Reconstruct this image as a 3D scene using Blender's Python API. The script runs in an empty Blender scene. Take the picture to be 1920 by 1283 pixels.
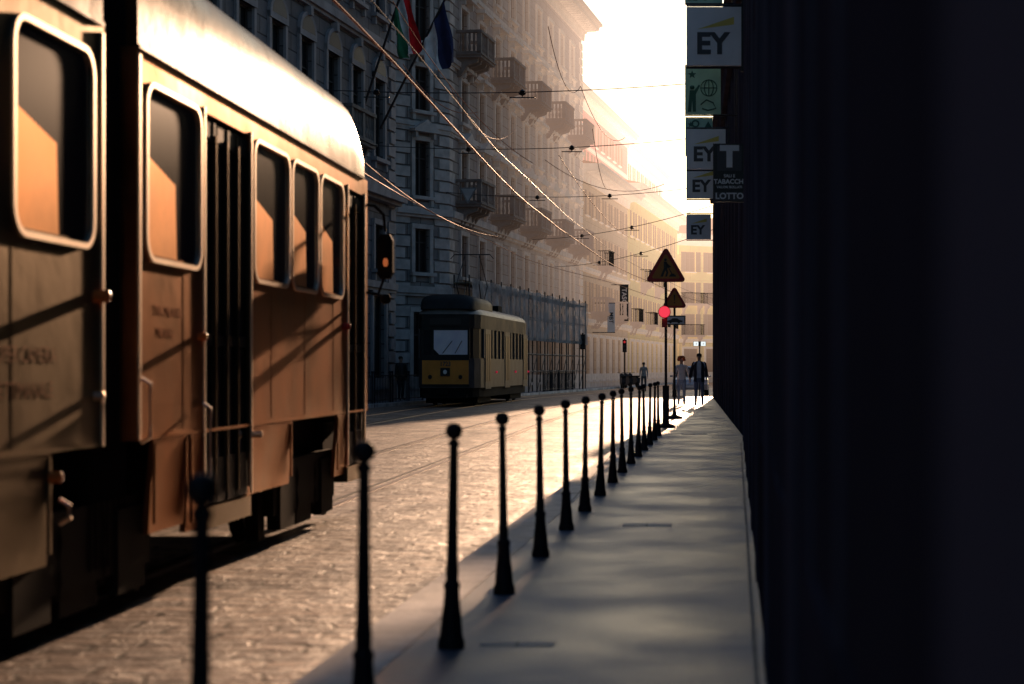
import bpy, math, random
from mathutils import Vector, Matrix
random.seed(7)
SC=bpy.context.scene
COL=SC.collection
R=math.radians
# ---------------------------------------------------------------- materials
def newmat(name):
    m=bpy.data.materials.new(name); m.use_nodes=True
    nt=m.node_tree; b=nt.nodes['Principled BSDF']
    return m,nt,b
def mat(name,base,rough=.6,metal=0.,var=.2,nscale=3.,bump=0.,bscale=20.,spec=.5,emit=None,es=1.,rvar=0.,tint=None):
    m,nt,b=newmat(name); N=nt.nodes; L=nt.links
    b.inputs['Roughness'].default_value=rough; b.inputs['Metallic'].default_value=metal
    b.inputs['Specular IOR Level'].default_value=spec
    if tint: b.inputs['Specular Tint'].default_value=(*tint,1)
    tc=N.new('ShaderNodeTexCoord')
    no=N.new('ShaderNodeTexNoise'); no.inputs['Scale'].default_value=nscale; no.inputs['Detail'].default_value=5
    L.new(tc.outputs['Object'],no.inputs['Vector'])
    mx=N.new('ShaderNodeMix'); mx.data_type='RGBA'
    a=[c*(1-var) for c in base]+[1]; c2=[min(1,c*(1+var)) for c in base]+[1]
    mx.inputs['A'].default_value=a; mx.inputs['B'].default_value=c2
    cr=N.new('ShaderNodeMapRange'); cr.inputs['From Min'].default_value=.35; cr.inputs['From Max'].default_value=.65
    L.new(no.outputs['Fac'],cr.inputs['Value']); L.new(cr.outputs[0],mx.inputs['Factor'])
    L.new(mx.outputs['Result'],b.inputs['Base Color'])
    if rvar:
        mr=N.new('ShaderNodeMapRange'); mr.inputs['From Min'].default_value=.3; mr.inputs['From Max'].default_value=.7
        mr.inputs['To Min'].default_value=max(.03,rough-rvar); mr.inputs['To Max'].default_value=rough+rvar
        L.new(no.outputs['Fac'],mr.inputs['Value']); L.new(mr.outputs[0],b.inputs['Roughness'])
    if bump:
        n2=N.new('ShaderNodeTexNoise'); n2.inputs['Scale'].default_value=bscale; n2.inputs['Detail'].default_value=4
        L.new(tc.outputs['Object'],n2.inputs['Vector'])
        bp=N.new('ShaderNodeBump'); bp.inputs['Strength'].default_value=bump; bp.inputs['Distance'].default_value=.02
        L.new(n2.outputs['Fac'],bp.inputs['Height']); L.new(bp.outputs[0],b.inputs['Normal'])
    if emit:
        b.inputs['Emission Color'].default_value=(*emit,1); b.inputs['Emission Strength'].default_value=es
    return m
def stone(name,base,bw=1.3,rh=.45,depth=.03,var=.15,rough=.8):
    m,nt,b=newmat(name); N=nt.nodes; L=nt.links
    b.inputs['Roughness'].default_value=rough; b.inputs['Specular IOR Level'].default_value=.2
    tc=N.new('ShaderNodeTexCoord'); sp=N.new('ShaderNodeSeparateXYZ'); cb=N.new('ShaderNodeCombineXYZ')
    L.new(tc.outputs['Object'],sp.inputs[0]); L.new(sp.outputs['X'],cb.inputs['X']); L.new(sp.outputs['Z'],cb.inputs['Y'])
    br=N.new('ShaderNodeTexBrick'); br.inputs['Scale'].default_value=1; br.inputs['Brick Width'].default_value=bw
    br.inputs['Row Height'].default_value=rh; br.inputs['Mortar Size'].default_value=.028; br.inputs['Mortar Smooth'].default_value=.3
    br.inputs['Color1'].default_value=[c*(1-var) for c in base]+[1]; br.inputs['Color2'].default_value=[c*(1+var) for c in base]+[1]
    br.inputs['Mortar'].default_value=[c*.4 for c in base]+[1]
    L.new(cb.outputs[0],br.inputs['Vector'])
    no=N.new('ShaderNodeTexNoise'); no.inputs['Scale'].default_value=.7; no.inputs['Detail'].default_value=8; no.inputs['Roughness'].default_value=.65
    L.new(tc.outputs['Object'],no.inputs['Vector'])
    mr=N.new('ShaderNodeMapRange'); mr.inputs['From Min'].default_value=.3; mr.inputs['From Max'].default_value=.7; mr.inputs['To Min'].default_value=.55; mr.inputs['To Max'].default_value=1.15
    L.new(no.outputs['Fac'],mr.inputs['Value'])
    mx=N.new('ShaderNodeVectorMath'); mx.operation='SCALE'
    L.new(br.outputs['Color'],mx.inputs[0]); L.new(mr.outputs[0],mx.inputs['Scale']); L.new(mx.outputs[0],b.inputs['Base Color'])
    bp=N.new('ShaderNodeBump'); bp.invert=True; bp.inputs['Distance'].default_value=depth; bp.inputs['Strength'].default_value=.9
    L.new(br.outputs['Fac'],bp.inputs['Height'])
    n2=N.new('ShaderNodeTexNoise'); n2.inputs['Scale'].default_value=25; L.new(tc.outputs['Object'],n2.inputs['Vector'])
    bq=N.new('ShaderNodeBump'); bq.inputs['Distance'].default_value=.01; bq.inputs['Strength'].default_value=.4
    L.new(n2.outputs['Fac'],bq.inputs['Height']); L.new(bp.outputs[0],bq.inputs['Normal']); L.new(bq.outputs[0],b.inputs['Normal'])
    return m
def paving(name,base,bw,rh,mort,depth,rough,rv,wob,var=.3,rot=0,nb=.4,spec=.5,ns=7,coat=0):
    m,nt,b=newmat(name); N=nt.nodes; L=nt.links
    tc=N.new('ShaderNodeTexCoord'); mp=N.new('ShaderNodeMapping'); mp.inputs['Rotation'].default_value=(0,0,rot)
    L.new(tc.outputs['Object'],mp.inputs['Vector'])
    nw=N.new('ShaderNodeTexNoise'); nw.inputs['Scale'].default_value=2.2; L.new(mp.outputs[0],nw.inputs['Vector'])
    sb=N.new('ShaderNodeVectorMath'); sb.operation='SUBTRACT'; sb.inputs[1].default_value=(.5,.5,.5); L.new(nw.outputs['Color'],sb.inputs[0])
    sc=N.new('ShaderNodeVectorMath'); sc.operation='SCALE'; sc.inputs['Scale'].default_value=wob; L.new(sb.outputs[0],sc.inputs[0])
    ad=N.new('ShaderNodeVectorMath'); L.new(mp.outputs[0],ad.inputs[0]); L.new(sc.outputs[0],ad.inputs[1])
    br=N.new('ShaderNodeTexBrick'); br.inputs['Scale'].default_value=1; br.inputs['Brick Width'].default_value=bw
    br.inputs['Row Height'].default_value=rh; br.inputs['Mortar Size'].default_value=mort; br.inputs['Mortar Smooth'].default_value=1.0
    br.inputs['Color1'].default_value=[c*(1-var) for c in base]+[1]; br.inputs['Color2'].default_value=[c*(1+var) for c in base]+[1]
    br.inputs['Mortar'].default_value=[c*.22 for c in base]+[1]
    L.new(ad.outputs[0],br.inputs['Vector'])
    no=N.new('ShaderNodeTexNoise'); no.inputs['Scale'].default_value=1.1; no.inputs['Detail'].default_value=10; no.inputs['Roughness'].default_value=.75
    L.new(tc.outputs['Object'],no.inputs['Vector'])
    mr=N.new('ShaderNodeMapRange'); mr.inputs['From Min'].default_value=.35; mr.inputs['From Max'].default_value=.65; mr.inputs['To Min'].default_value=.4; mr.inputs['To Max'].default_value=1.4
    L.new(no.outputs['Fac'],mr.inputs['Value'])
    mx=N.new('ShaderNodeVectorMath'); mx.operation='SCALE'
    L.new(br.outputs['Color'],mx.inputs[0]); L.new(mr.outputs[0],mx.inputs['Scale']); L.new(mx.outputs[0],b.inputs['Base Color'])
    m2=N.new('ShaderNodeMapRange'); m2.inputs['From Min'].default_value=.3; m2.inputs['From Max'].default_value=.7; m2.inputs['To Min'].default_value=rough-rv; m2.inputs['To Max'].default_value=rough+rv
    L.new(no.outputs['Fac'],m2.inputs['Value']); L.new(m2.outputs[0],b.inputs['Roughness'])
    # worn stones shine, joints and dusty patches do not
    ms=N.new('ShaderNodeMapRange'); ms.inputs['To Min'].default_value=spec; ms.inputs['To Max'].default_value=.03
    L.new(br.outputs['Fac'],ms.inputs['Value']); L.new(ms.outputs[0],b.inputs['Specular IOR Level'])
    n2=N.new('ShaderNodeTexNoise'); n2.inputs['Scale'].default_value=ns; n2.inputs['Detail'].default_value=7; n2.inputs['Roughness'].default_value=.65; L.new(ad.outputs[0],n2.inputs['Vector'])
    bq=N.new('ShaderNodeBump'); bq.inputs['Distance'].default_value=.05; bq.inputs['Strength'].default_value=nb
    L.new(n2.outputs['Fac'],bq.inputs['Height'])
    if depth:
        bp=N.new('ShaderNodeBump'); bp.invert=True; bp.inputs['Distance'].default_value=depth; bp.inputs['Strength'].default_value=.6
        L.new(br.outputs['Fac'],bp.inputs['Height']); L.new(bp.outputs[0],bq.inputs['Normal'])
    L.new(bq.outputs[0],b.inputs['Normal'])
    if coat:
        mc=N.new('ShaderNodeMapRange'); mc.inputs['From Min'].default_value=.4; mc.inputs['From Max'].default_value=.62; mc.inputs['To Min'].default_value=coat*.25; mc.inputs['To Max'].default_value=coat
        L.new(no.outputs['Fac'],mc.inputs['Value']); L.new(mc.outputs[0],b.inputs['Coat Weight'])
        b.inputs['Coat Roughness'].default_value=.48; L.new(bq.outputs[0],b.inputs['Coat Normal'])
    return m
M={}
M['road']=paving('stone_sett_road',(.30,.185,.12),.55,.20,.036,.006,.60,.1,.32,var=.4,nb=1.0,ns=3.4,spec=1.0,coat=1.0)
M['pave']=mat('asphalt_pavement',(.19,.205,.255),.43,0,.5,1.0,.3,60,.8,rvar=.13)
M['kerb']=paving('granite_kerb',(.68,.65,.63),1.2,1.1,.012,.0,.6,.08,.01,var=.1,nb=.15,rot=R(90),spec=.8)
M['gut']=mat('gutter_stone',(.2,.2,.2),.7)
M['ground']=mat('ground_earth',(.12,.115,.11),.9)
M['rail']=mat('rail_steel',(.7,.58,.50),.36,1,.15)
M['iron']=mat('cast_iron_black',(.012,.012,.016),.55,0,.3,8,.2,40,.2)
M['iron2']=mat('dark_steel',(.03,.03,.035),.5,.4,.3,8)
M['glass']=mat('window_glass',(.012,.014,.018),.32,0,.3,1,spec=.2)
M['glassb']=mat('tram_glass',(.010,.010,.012),.16,0,.3,1,spec=.4)
M['glassreflect']=mat('tram_glass_painted_reflection',(.66,.38,.20),.5,.8,.3,2,rvar=.05,tint=(1,.72,.5))  # warm metallic colour stands in for a reflection in the tram windows
M['trim']=mat('stone_trim',(.46,.43,.41),.8,0,.2,2,.3,15)
M['balc']=mat('weathered_balcony_stone',(.15,.14,.135),.85,0,.25,2,.3,15)
M['trimd']=mat('grey_stone_trim',(.29,.275,.29),.8,0,.2,2,.3,15)
M['frame']=mat('window_frame_paint',(.05,.045,.045),.6)
M['shut']=mat('green_grey_shutter',(.09,.095,.09),.7)
M['roof']=mat('roof_tiles',(.22,.12,.085),.8,0,.3,6,.5,12)
M['wB0']=stone('grey_plaster_wall',(.25,.25,.27))
M['wB1']=stone('grey_rusticated_stone',(.21,.20,.21),1.4,.55,.05)
M['wB2']=stone('grey_beige_banded_stone',(.30,.285,.28),1.6,.5,.04,.08)
M['wB3']=stone('ochre_plaster',(.40,.32,.24),2,.6,.012,.06)
M['wB4']=stone('pink_plaster',(.58,.26,.21),2.5,1.2,.006,.05)
M['wB5']=stone('yellow_plaster',(.60,.45,.22),2.5,1.2,.006,.05)
M['wB6']=stone('cream_plaster',(.52,.45,.37),2.5,1.2,.006,.05)
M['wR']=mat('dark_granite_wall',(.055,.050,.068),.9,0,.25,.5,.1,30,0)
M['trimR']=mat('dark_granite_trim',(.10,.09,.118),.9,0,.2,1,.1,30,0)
M['white']=mat('white_enamel',(.8,.8,.8),.4,0,.06)
M['greyp']=mat('sign_grey',(.82,.82,.84),.5,0,.05)
M['black']=mat('black_enamel',(.012,.012,.014),.4,0,.1)
M['ink']=mat('dark_grey_lettering',(.05,.05,.06),.5,0,.05)
M['yel']=mat('yellow_lettering',(.72,.58,.12),.5,0,.05)
M['red']=mat('red_enamel',(.38,.02,.02),.5,0,.1)
M['oy']=mat('orange_yellow_enamel',(.42,.17,.02),.5,0,.1)
M['pgreen']=mat('pale_green_poster',(.42,.66,.50),.6,0,.12)
M['dgreen']=mat('dark_green_ink',(.03,.12,.08),.6)
# haze painted as emission into building materials: grows down the street and with height
def painted_haze(m,k=1.0,col=(1,.66,.46)):
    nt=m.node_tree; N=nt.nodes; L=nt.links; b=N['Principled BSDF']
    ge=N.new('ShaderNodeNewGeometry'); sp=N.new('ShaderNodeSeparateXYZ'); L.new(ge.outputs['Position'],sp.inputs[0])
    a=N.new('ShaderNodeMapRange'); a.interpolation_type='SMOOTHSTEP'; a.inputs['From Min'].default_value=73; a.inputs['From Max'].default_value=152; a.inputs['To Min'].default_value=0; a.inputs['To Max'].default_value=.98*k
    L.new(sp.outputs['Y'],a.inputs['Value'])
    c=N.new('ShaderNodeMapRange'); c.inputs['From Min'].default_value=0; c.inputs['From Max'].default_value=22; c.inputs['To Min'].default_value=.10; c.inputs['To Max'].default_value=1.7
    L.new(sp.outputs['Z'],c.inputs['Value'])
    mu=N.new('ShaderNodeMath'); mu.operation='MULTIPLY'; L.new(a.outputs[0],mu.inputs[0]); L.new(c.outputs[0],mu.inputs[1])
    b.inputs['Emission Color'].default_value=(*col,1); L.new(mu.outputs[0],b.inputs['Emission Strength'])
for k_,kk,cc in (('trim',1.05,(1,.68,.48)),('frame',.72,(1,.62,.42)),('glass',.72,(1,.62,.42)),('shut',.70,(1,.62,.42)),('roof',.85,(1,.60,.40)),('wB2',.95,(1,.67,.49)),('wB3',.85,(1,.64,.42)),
   ('wB4',.95,(1,.52,.38)),('wB5',.9,(1,.67,.38)),('wB6',1.05,(1,.73,.54)),('balc',.8,(1,.63,.45))): painted_haze(M[k_],kk,cc)
# ---------------------------------------------------------------- geometry builder
class G:
    def __init__(s): s.v=[]; s.f=[]; s.m=[]
    def quad(s,a,b,c,d,m=0):
        i=len(s.v); s.v+= [a,b,c,d]; s.f.append((i,i+1,i+2,i+3)); s.m.append(m)
    def poly(s,pts,m=0):
        i=len(s.v); s.v+=list(pts); s.f.append(tuple(range(i,i+len(pts)))); s.m.append(m)
    def box(s,x0,x1,y0,y1,z0,z1,m=0):
        if x0>x1:x0,x1=x1,x0
        if y0>y1:y0,y1=y1,y0
        if z0>z1:z0,z1=z1,z0
        i=len(s.v)
        s.v+=[(x0,y0,z0),(x1,y0,z0),(x1,y1,z0),(x0,y1,z0),(x0,y0,z1),(x1,y0,z1),(x1,y1,z1),(x0,y1,z1)]
        for f in ((0,3,2,1),(4,5,6,7),(0,1,5,4),(1,2,6,5),(2,3,7,6),(3,0,4,7)):
            s.f.append(tuple(i+k for k in f)); s.m.append(m)
    def prism(s,pts,axis,a,b,m=0):
        def P(p,t):
            return {'x':(t,p[0],p[1]),'y':(p[0],t,p[1]),'z':(p[0],p[1],t)}[axis]
        n=len(pts); i=len(s.v)
        s.v+=[P(p,a) for p in pts]+[P(p,b) for p in pts]
        s.f.append(tuple(range(i,i+n))[::-1]); s.m.append(m)
        s.f.append(tuple(range(i+n,i+2*n))); s.m.append(m)
        for k in range(n):
            l=(k+1)%n; s.f.append((i+k,i+l,i+n+l,i+n+k)); s.m.append(m)
    def loft(s,rings,m=0,cap=True,closed=True):
        n=len(rings[0]); i=len(s.v)
        for r in rings: s.v+=list(r)
        for a in range(len(rings)-1):
            for k in range(n if closed else n-1):
                l=(k+1)%n
                s.f.append((i+a*n+k,i+a*n+l,i+(a+1)*n+l,i+(a+1)*n+k)); s.m.append(m)
        if cap and closed:
            s.f.append(tuple(range(i,i+n))[::-1]); s.m.append(m)
            e=i+(len(rings)-1)*n; s.f.append(tuple(range(e,e+n))); s.m.append(m)
    def lathe(s,prof,n=16,m=0,c=(0,0),flute=0):
        rings=[]
        for r,z in prof:
            rr=[]
            for k in range(n):
                q=r*(1-(flute if k%2 else 0)); a=2*math.pi*k/n
                rr.append((c[0]+q*math.cos(a),c[1]+q*math.sin(a),z))
            rings.append(rr)
        s.loft(rings,m)
    def cyl(s,p,q,r,n=8,m=0,r2=None):
        p=Vector(p);q=Vector(q); d=(q-p).normalized(); u=d.orthogonal().normalized(); w=d.cross(u)
        r2=r if r2 is None else r2
        s.loft([[tuple(c+rr*(math.cos(2*math.pi*k/n)*u+math.sin(2*math.pi*k/n)*w)) for k in range(n)] for c,rr in ((p,r),(q,r2))],m)
    def tube(s,pts,r,n=6,m=0):
        pts=[Vector(p) for p in pts]; rings=[]
        for i,p in enumerate(pts):
            d=(pts[min(i+1,len(pts)-1)]-pts[max(i-1,0)]).normalized()
            u=d.cross(Vector((0.03,0.01,1))); u=u.normalized() if u.length>1e-4 else d.orthogonal().normalized(); w=d.cross(u)
            rings.append([tuple(p+r*(math.cos(2*math.pi*k/n)*u+math.sin(2*math.pi*k/n)*w)) for k in range(n)])
        s.loft(rings,m)
    def ball(s,c,r,m=0,n=12,sz=1,sx=1,sy=1):
        rings=[]
        for j in range(1,n//2):
            a=math.pi*j/(n//2)-math.pi/2
            rings.append([(c[0]+sx*r*math.cos(a)*math.cos(2*math.pi*k/n),c[1]+sy*r*math.cos(a)*math.sin(2*math.pi*k/n),c[2]+sz*r*math.sin(a)) for k in range(n)])
        s.loft(rings,m)
    def mesh(s,name,mats,smooth=False):
        me=bpy.data.meshes.new(name); me.from_pydata([tuple(v) for v in s.v],[],s.f)
        for mm in mats: me.materials.append(mm)
        me.polygons.foreach_set('material_index',s.m)
        if smooth:
            me.polygons.foreach_set('use_smooth',[True]*len(s.f))
            try: me.set_sharp_from_angle(angle=R(40))
            except Exception: pass
        me.update(); return me
def ob(name,me,parent=None,loc=(0,0,0),rot=0,label=None,cat=None,group=None,kind=None):
    o=bpy.data.objects.new(name,me); COL.objects.link(o)
    o.location=loc; o.rotation_euler=(0,0,rot) if not isinstance(rot,tuple) else rot
    if parent: o.parent=parent
    if label:o['label']=label
    if cat:o['category']=cat
    if group:o['group']=group
    if kind:o['kind']=kind
    return o
def empty(name,loc,rot,label,cat,group=None):
    o=ob(name,None,None,loc,rot,label,cat,group); o.empty_display_size=.3; return o
def textmesh(s,size,matl,bold=.012,extr=.004,align='CENTER'):
    cu=bpy.data.curves.new('t','FONT'); cu.body=s; cu.size=size; cu.align_x=align; cu.align_y='CENTER'
    cu.offset=bold*size; cu.extrude=extr; cu.resolution_u=3
    o=bpy.data.objects.new('t',cu); COL.objects.link(o)
    dg=bpy.context.evaluated_depsgraph_get(); dg.update()
    me=bpy.data.meshes.new_from_object(o.evaluated_get(dg)); me.materials.clear(); me.materials.append(matl)
    bpy.data.objects.remove(o); return me
XZ=(R(90),0,0)
# ---------------------------------------------------------------- world & light
SUN_AZ=R(2.35); SUN_EL=R(10.3)
w=bpy.data.worlds.new('World'); SC.world=w; w.use_nodes=True
nt=w.node_tree; bg=nt.nodes['Background']; sky=nt.nodes.new('ShaderNodeTexSky'); sky.sky_type='NISHITA'
sky.sun_disc=False; sky.sun_elevation=SUN_EL; sky.sun_rotation=SUN_AZ; sky.dust_density=2.4; sky.air_density=1.4; sky.ozone_density=4.5
nt.links.new(sky.outputs[0],bg.inputs[0]); bg.inputs[1].default_value=.11
sl=bpy.data.lights.new('sun','SUN'); sl.energy=5; sl.angle=R(.6); sl.color=(1,.62,.38)
so=bpy.data.objects.new('sun',sl); COL.objects.link(so)
d=Vector((math.sin(SUN_AZ)*math.cos(SUN_EL),math.cos(SUN_AZ)*math.cos(SUN_EL),math.sin(SUN_EL)))
so.rotation_euler=d.to_track_quat('Z','Y').to_euler(); so.location=(0,0,40)
# camera
cd=bpy.data.cameras.new('camera'); cam=bpy.data.objects.new('camera',cd); COL.objects.link(cam); SC.camera=cam
cam.location=(0,0,1.28); cam.rotation_euler=(R(90),0,0); cd.lens=60; cd.sensor_width=36
cd.shift_x=-.1703; cd.shift_y=.0253; cd.clip_end=3000; cd.clip_start=.05
cd.dof.use_dof=True; cd.dof.focus_distance=58; cd.dof.aperture_fstop=2.2
SC.view_settings.view_transform='Standard'; SC.view_settings.look='None'; SC.view_settings.exposure=0
# ---------------------------------------------------------------- lines of the street
def interp(pts,d):
    if d<=pts[0][0]: a,b=pts[0],pts[1]
    elif d>=pts[-1][0]: a,b=pts[-2],pts[-1]
    else:
        for a,b in zip(pts,pts[1:]):
            if a[0]<=d<=b[0]: break
    t=(d-a[0])/(b[0]-a[0]); return a[1]+t*(b[1]-a[1])
def bx(d): return -1.25+.0225*d
def kerbR(d): return bx(d)-.5
def Lf(d): return -19+.113*d
def trackA(d): return interp([(-20,-4.3),(45,-4.3),(55,-4.1),(70,-3.3),(83,-2.5),(110,.3),(150,5.5)],d)
def trackB(d): return interp([(-20,-8.6),(58,-8.6),(64,-8.45),(78,-7.8),(95,-5.8),(115,-3.3),(150,1.0)],d)
g=G(); g.quad((-1500,-1500,-.14),(1500,-1500,-.14),(1500,1500,-.14),(-1500,1500,-.14)); ob('ground',g.mesh('ground',[M['ground']]),kind='structure')
g=G(); g.poly([(-24,-20,-.12),(6,-20,-.12),(6,60,-.12),(30,110,-.12),(60,200,-.12),(0,200,-.12),(-24,60,-.12)]); ob('road',g.mesh('road',[M['road']]),kind='structure')
def strip(name,fl,fr,d0,d1,z0,z1,m,step=5):
    g=G(); n=max(1,int((d1-d0)/step)); ds=[d0+(d1-d0)*i/n for i in range(n+1)]
    ring=[[(fl(d),d,z0),(fl(d),d,z1),(fr(d),d,z1),(fr(d),d,z0)] for d in ds]
    g.loft(ring); return ob(name,g.mesh(name,[m]),kind='structure')
def wallR(d): return .13+.029*d if d<30 else 1.05+.002*(d-30)
WE=73.
strip('pavement_right',lambda d:kerbR(d)+.3,lambda d:wallR(d)+.6,-6,WE+4,-.13,0,M['pave'])
strip('kerb_right',kerbR,lambda d:kerbR(d)+.298,-6,WE+4,-.13,.003,M['kerb'])
strip('wall_gutter',lambda d:wallR(d)-.055,lambda d:wallR(d)-.035,-2,29,-.01,.004,M['gut'])
strip('pavement_left',lambda d:Lf(d)-3.5,lambda d:Lf(d)+.95,-10,165,-.13,0,M['pave'])
strip('kerb_left',lambda d:Lf(d)+.952,lambda d:Lf(d)+1.2,-10,165,-.13,.003,M['kerb'])
for f in (trackA,trackB):
    for s in (-.72,.72):
        strip('tram_rail',lambda d:f(d)+s-.035,lambda d:f(d)+s+.035,-15,130,-.125,-.112,M['rail'],3)
        strip('tram_rail',lambda d:f(d)+s-.14-.02,lambda d:f(d)+s-.14+.02,-15,130,-.125,-.113,M['iron2'],3)
for (d,x,wd,hh) in ((7.9,-.78,.34,.10),(13.9,-.32,.4,.25),(33,.15,.5,.5)):
    g=G(); g.box(-wd/2,wd/2,-hh/2,hh/2,.0,.005); ob('utility_cover',g.mesh('utility_cover',[M['kerb']]),None,(x,d,0),0,'pale rectangular utility cover set in the pavement','utility cover')
# ---------------------------------------------------------------- buildings
WM={}
def winmesh(w,h,style,trim,frame,shut):
    key=(w,h,style,trim.name)
    if key in WM: return WM[key]
    g=G(); a=w/2; t=.2
    if style=='flat':
        g.quad((-a,.012,0),(a,.012,0),(a,.012,h),(-a,.012,h),2)
        for x0,x1 in ((-a,-a+.05),(a-.05,a),(-.03,.03)): g.box(x0,x1,.004,.011,.0,h,1)
        me=g.mesh('window',[trim,trim,M['wR'],shut]); WM[key]=me; return me
    g.quad((-a,.2,0),(a,.2,0),(a,.2,h),(-a,.2,h),2)
    for x0,x1 in ((-a,-a+.07),(a-.07,a),(-.035,.035)): g.box(x0,x1,.13,.19,.07,h-.07,1)
    g.box(-a,a,.13,.19,0,.07,1); g.box(-a,a,.13,.19,h-.07,h,1); g.box(-a+.07,a-.07,.14,.185,h*.68,h*.68+.05,1)
    if style!='shutter':
        g.box(-a-t,-a,-.09,.0,0,h,0); g.box(a,a+t,-.09,.0,0,h,0)
        g.box(-a-t,a+t,-.11,.0,h,h+.2,0)
        g.box(-a-t-.08,a+t+.08,-.22,.02,-.14,0,0)
        for sx in (-1,1): g.box(sx*(a+.02),sx*(a+.18),-.14,0,-.42,-.14,0)
    if style=='hood':
        g.box(-a-t-.12,a+t+.12,-.42,.0,h+.42,h+.58,0)
        for sx in (-1,1): g.box(sx*(a+.03),sx*(a+.17),-.3,0,h+.12,h+.42,0)
    if style=='pediment':
        g.box(-a-t-.12,a+t+.12,-.40,.0,h+.35,h+.45,0)
        g.prism([(-a-t-.14,h+.45),(a+t+.14,h+.45),(0,h+.9)],'y',-.4,0,0)
        for sx in (-1,1): g.box(sx*(a+.03),sx*(a+.17),-.3,0,h+.1,h+.35,0)
    if style=='arch':
        pts=[(-a-t,h)]
        for k in range(11):
            an=math.pi*(1-k/10); pts.append(((a+t)*math.cos(an),h+.2+(a+t)*math.sin(an)*.8))
        pts.append((a+t,h)); g.prism(pts,'y',-.12,-.001,0)
        g.prism([( .8*p[0],h+.2+(p[1]-h-.2)*.8) for p in pts[1:-1]],'y',-.122,-.06,1)
        g.box(-.12,.12,-.24,0,h+.2+(a+t)*.66,h+.35+(a+t)*.85,0)
    if style=='shutter':
        g.box(-a-.06,a+.06,-.12,.0,-.08,0,0); 
        for sx in (-1,1):
            x0=sx*(a+.02); x1=sx*(a+.02+a*.95); g.box(x0,x1,-.07,-.02,0,h,3)
            k=.08
            while k<h-.08: g.box(min(x0,x1)+.05,max(x0,x1)-.05,-.085,-.07,k,k+.045,3); k+=.1
    me=g.mesh('window',[trim,frame,M['glass'],shut]); WM[key]=me; return me
BM={}
def balcmesh(w,dp,trim,iron=False):
    key=(w,dp,trim.name,iron)
    if key in BM: return BM[key]
    g=G(); a=w/2
    g.box(-a,a,-dp,-.002,-.16,0,0); g.box(-a-.06,a+.06,-dp-.06,-.003,-.05,.012,0)
    for x in (-a+.3,a-.3,-a*.35,a*.35) if w>2.2 else (-a+.25,a-.25):
        g.prism([(-.003,-.16),(-dp*.85,-.16),(-dp*.8,-.35),(-dp*.4,-.5),(-.15,-.95),(-.003,-1.0)],'x',x-.1,x+.1,0)
    if iron:
        k=-a+.03
        while k<a: g.box(k-.012,k+.012,-dp+.03,-dp+.055,0,.98,1); k+=.13
        for sx in (-a+.03,a-.03):
            q=-dp+.1
            while q<-.05: g.box(sx-.012,sx+.012,q,q+.024,0,.98,1); q+=.13
            g.box(sx-.03,sx+.03,-dp+.02,-.01,.98,1.03,1)
        g.box(-a,a,-dp,-dp+.07,.98,1.03,1)
    else:
        for x in (-a+.1,a-.1,0): g.box(x-.1,x+.1,-dp,-dp+.2,.012,.95,0)
        g.box(-a,a,-dp+.02,-dp+.18,.012,.12,0); g.box(-a-.04,a+.04,-dp-.03,-dp+.23,.95,1.07,0)
        for sx in (-a+.1,a-.1): g.box(sx-.1,sx+.1,-dp+.23,-.01,.95,1.07,0); g.box(sx-.06,sx+.06,-dp+.22,-.01,.012,.12,0)
        n=int(w/.2)
        for k in range(n):
            x=-a+.25+(w-.5)*k/(n-1)
            if abs(x)>.14: g.lathe([(.04,.12),(.07,.3),(.035,.5),(.06,.75),(.045,.95)],6,0,(x,-dp+.1))
        for sx in (-a+.1,a-.1):
            q=-dp+.35
            while q<-.1: g.lathe([(.04,.12),(.07,.3),(.035,.5),(.06,.75),(.045,.95)],6,0,(sx,q)); q+=.2
    me=g.mesh('balcony',[M['balc'],M['iron']]); BM[key]=me; return me
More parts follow.
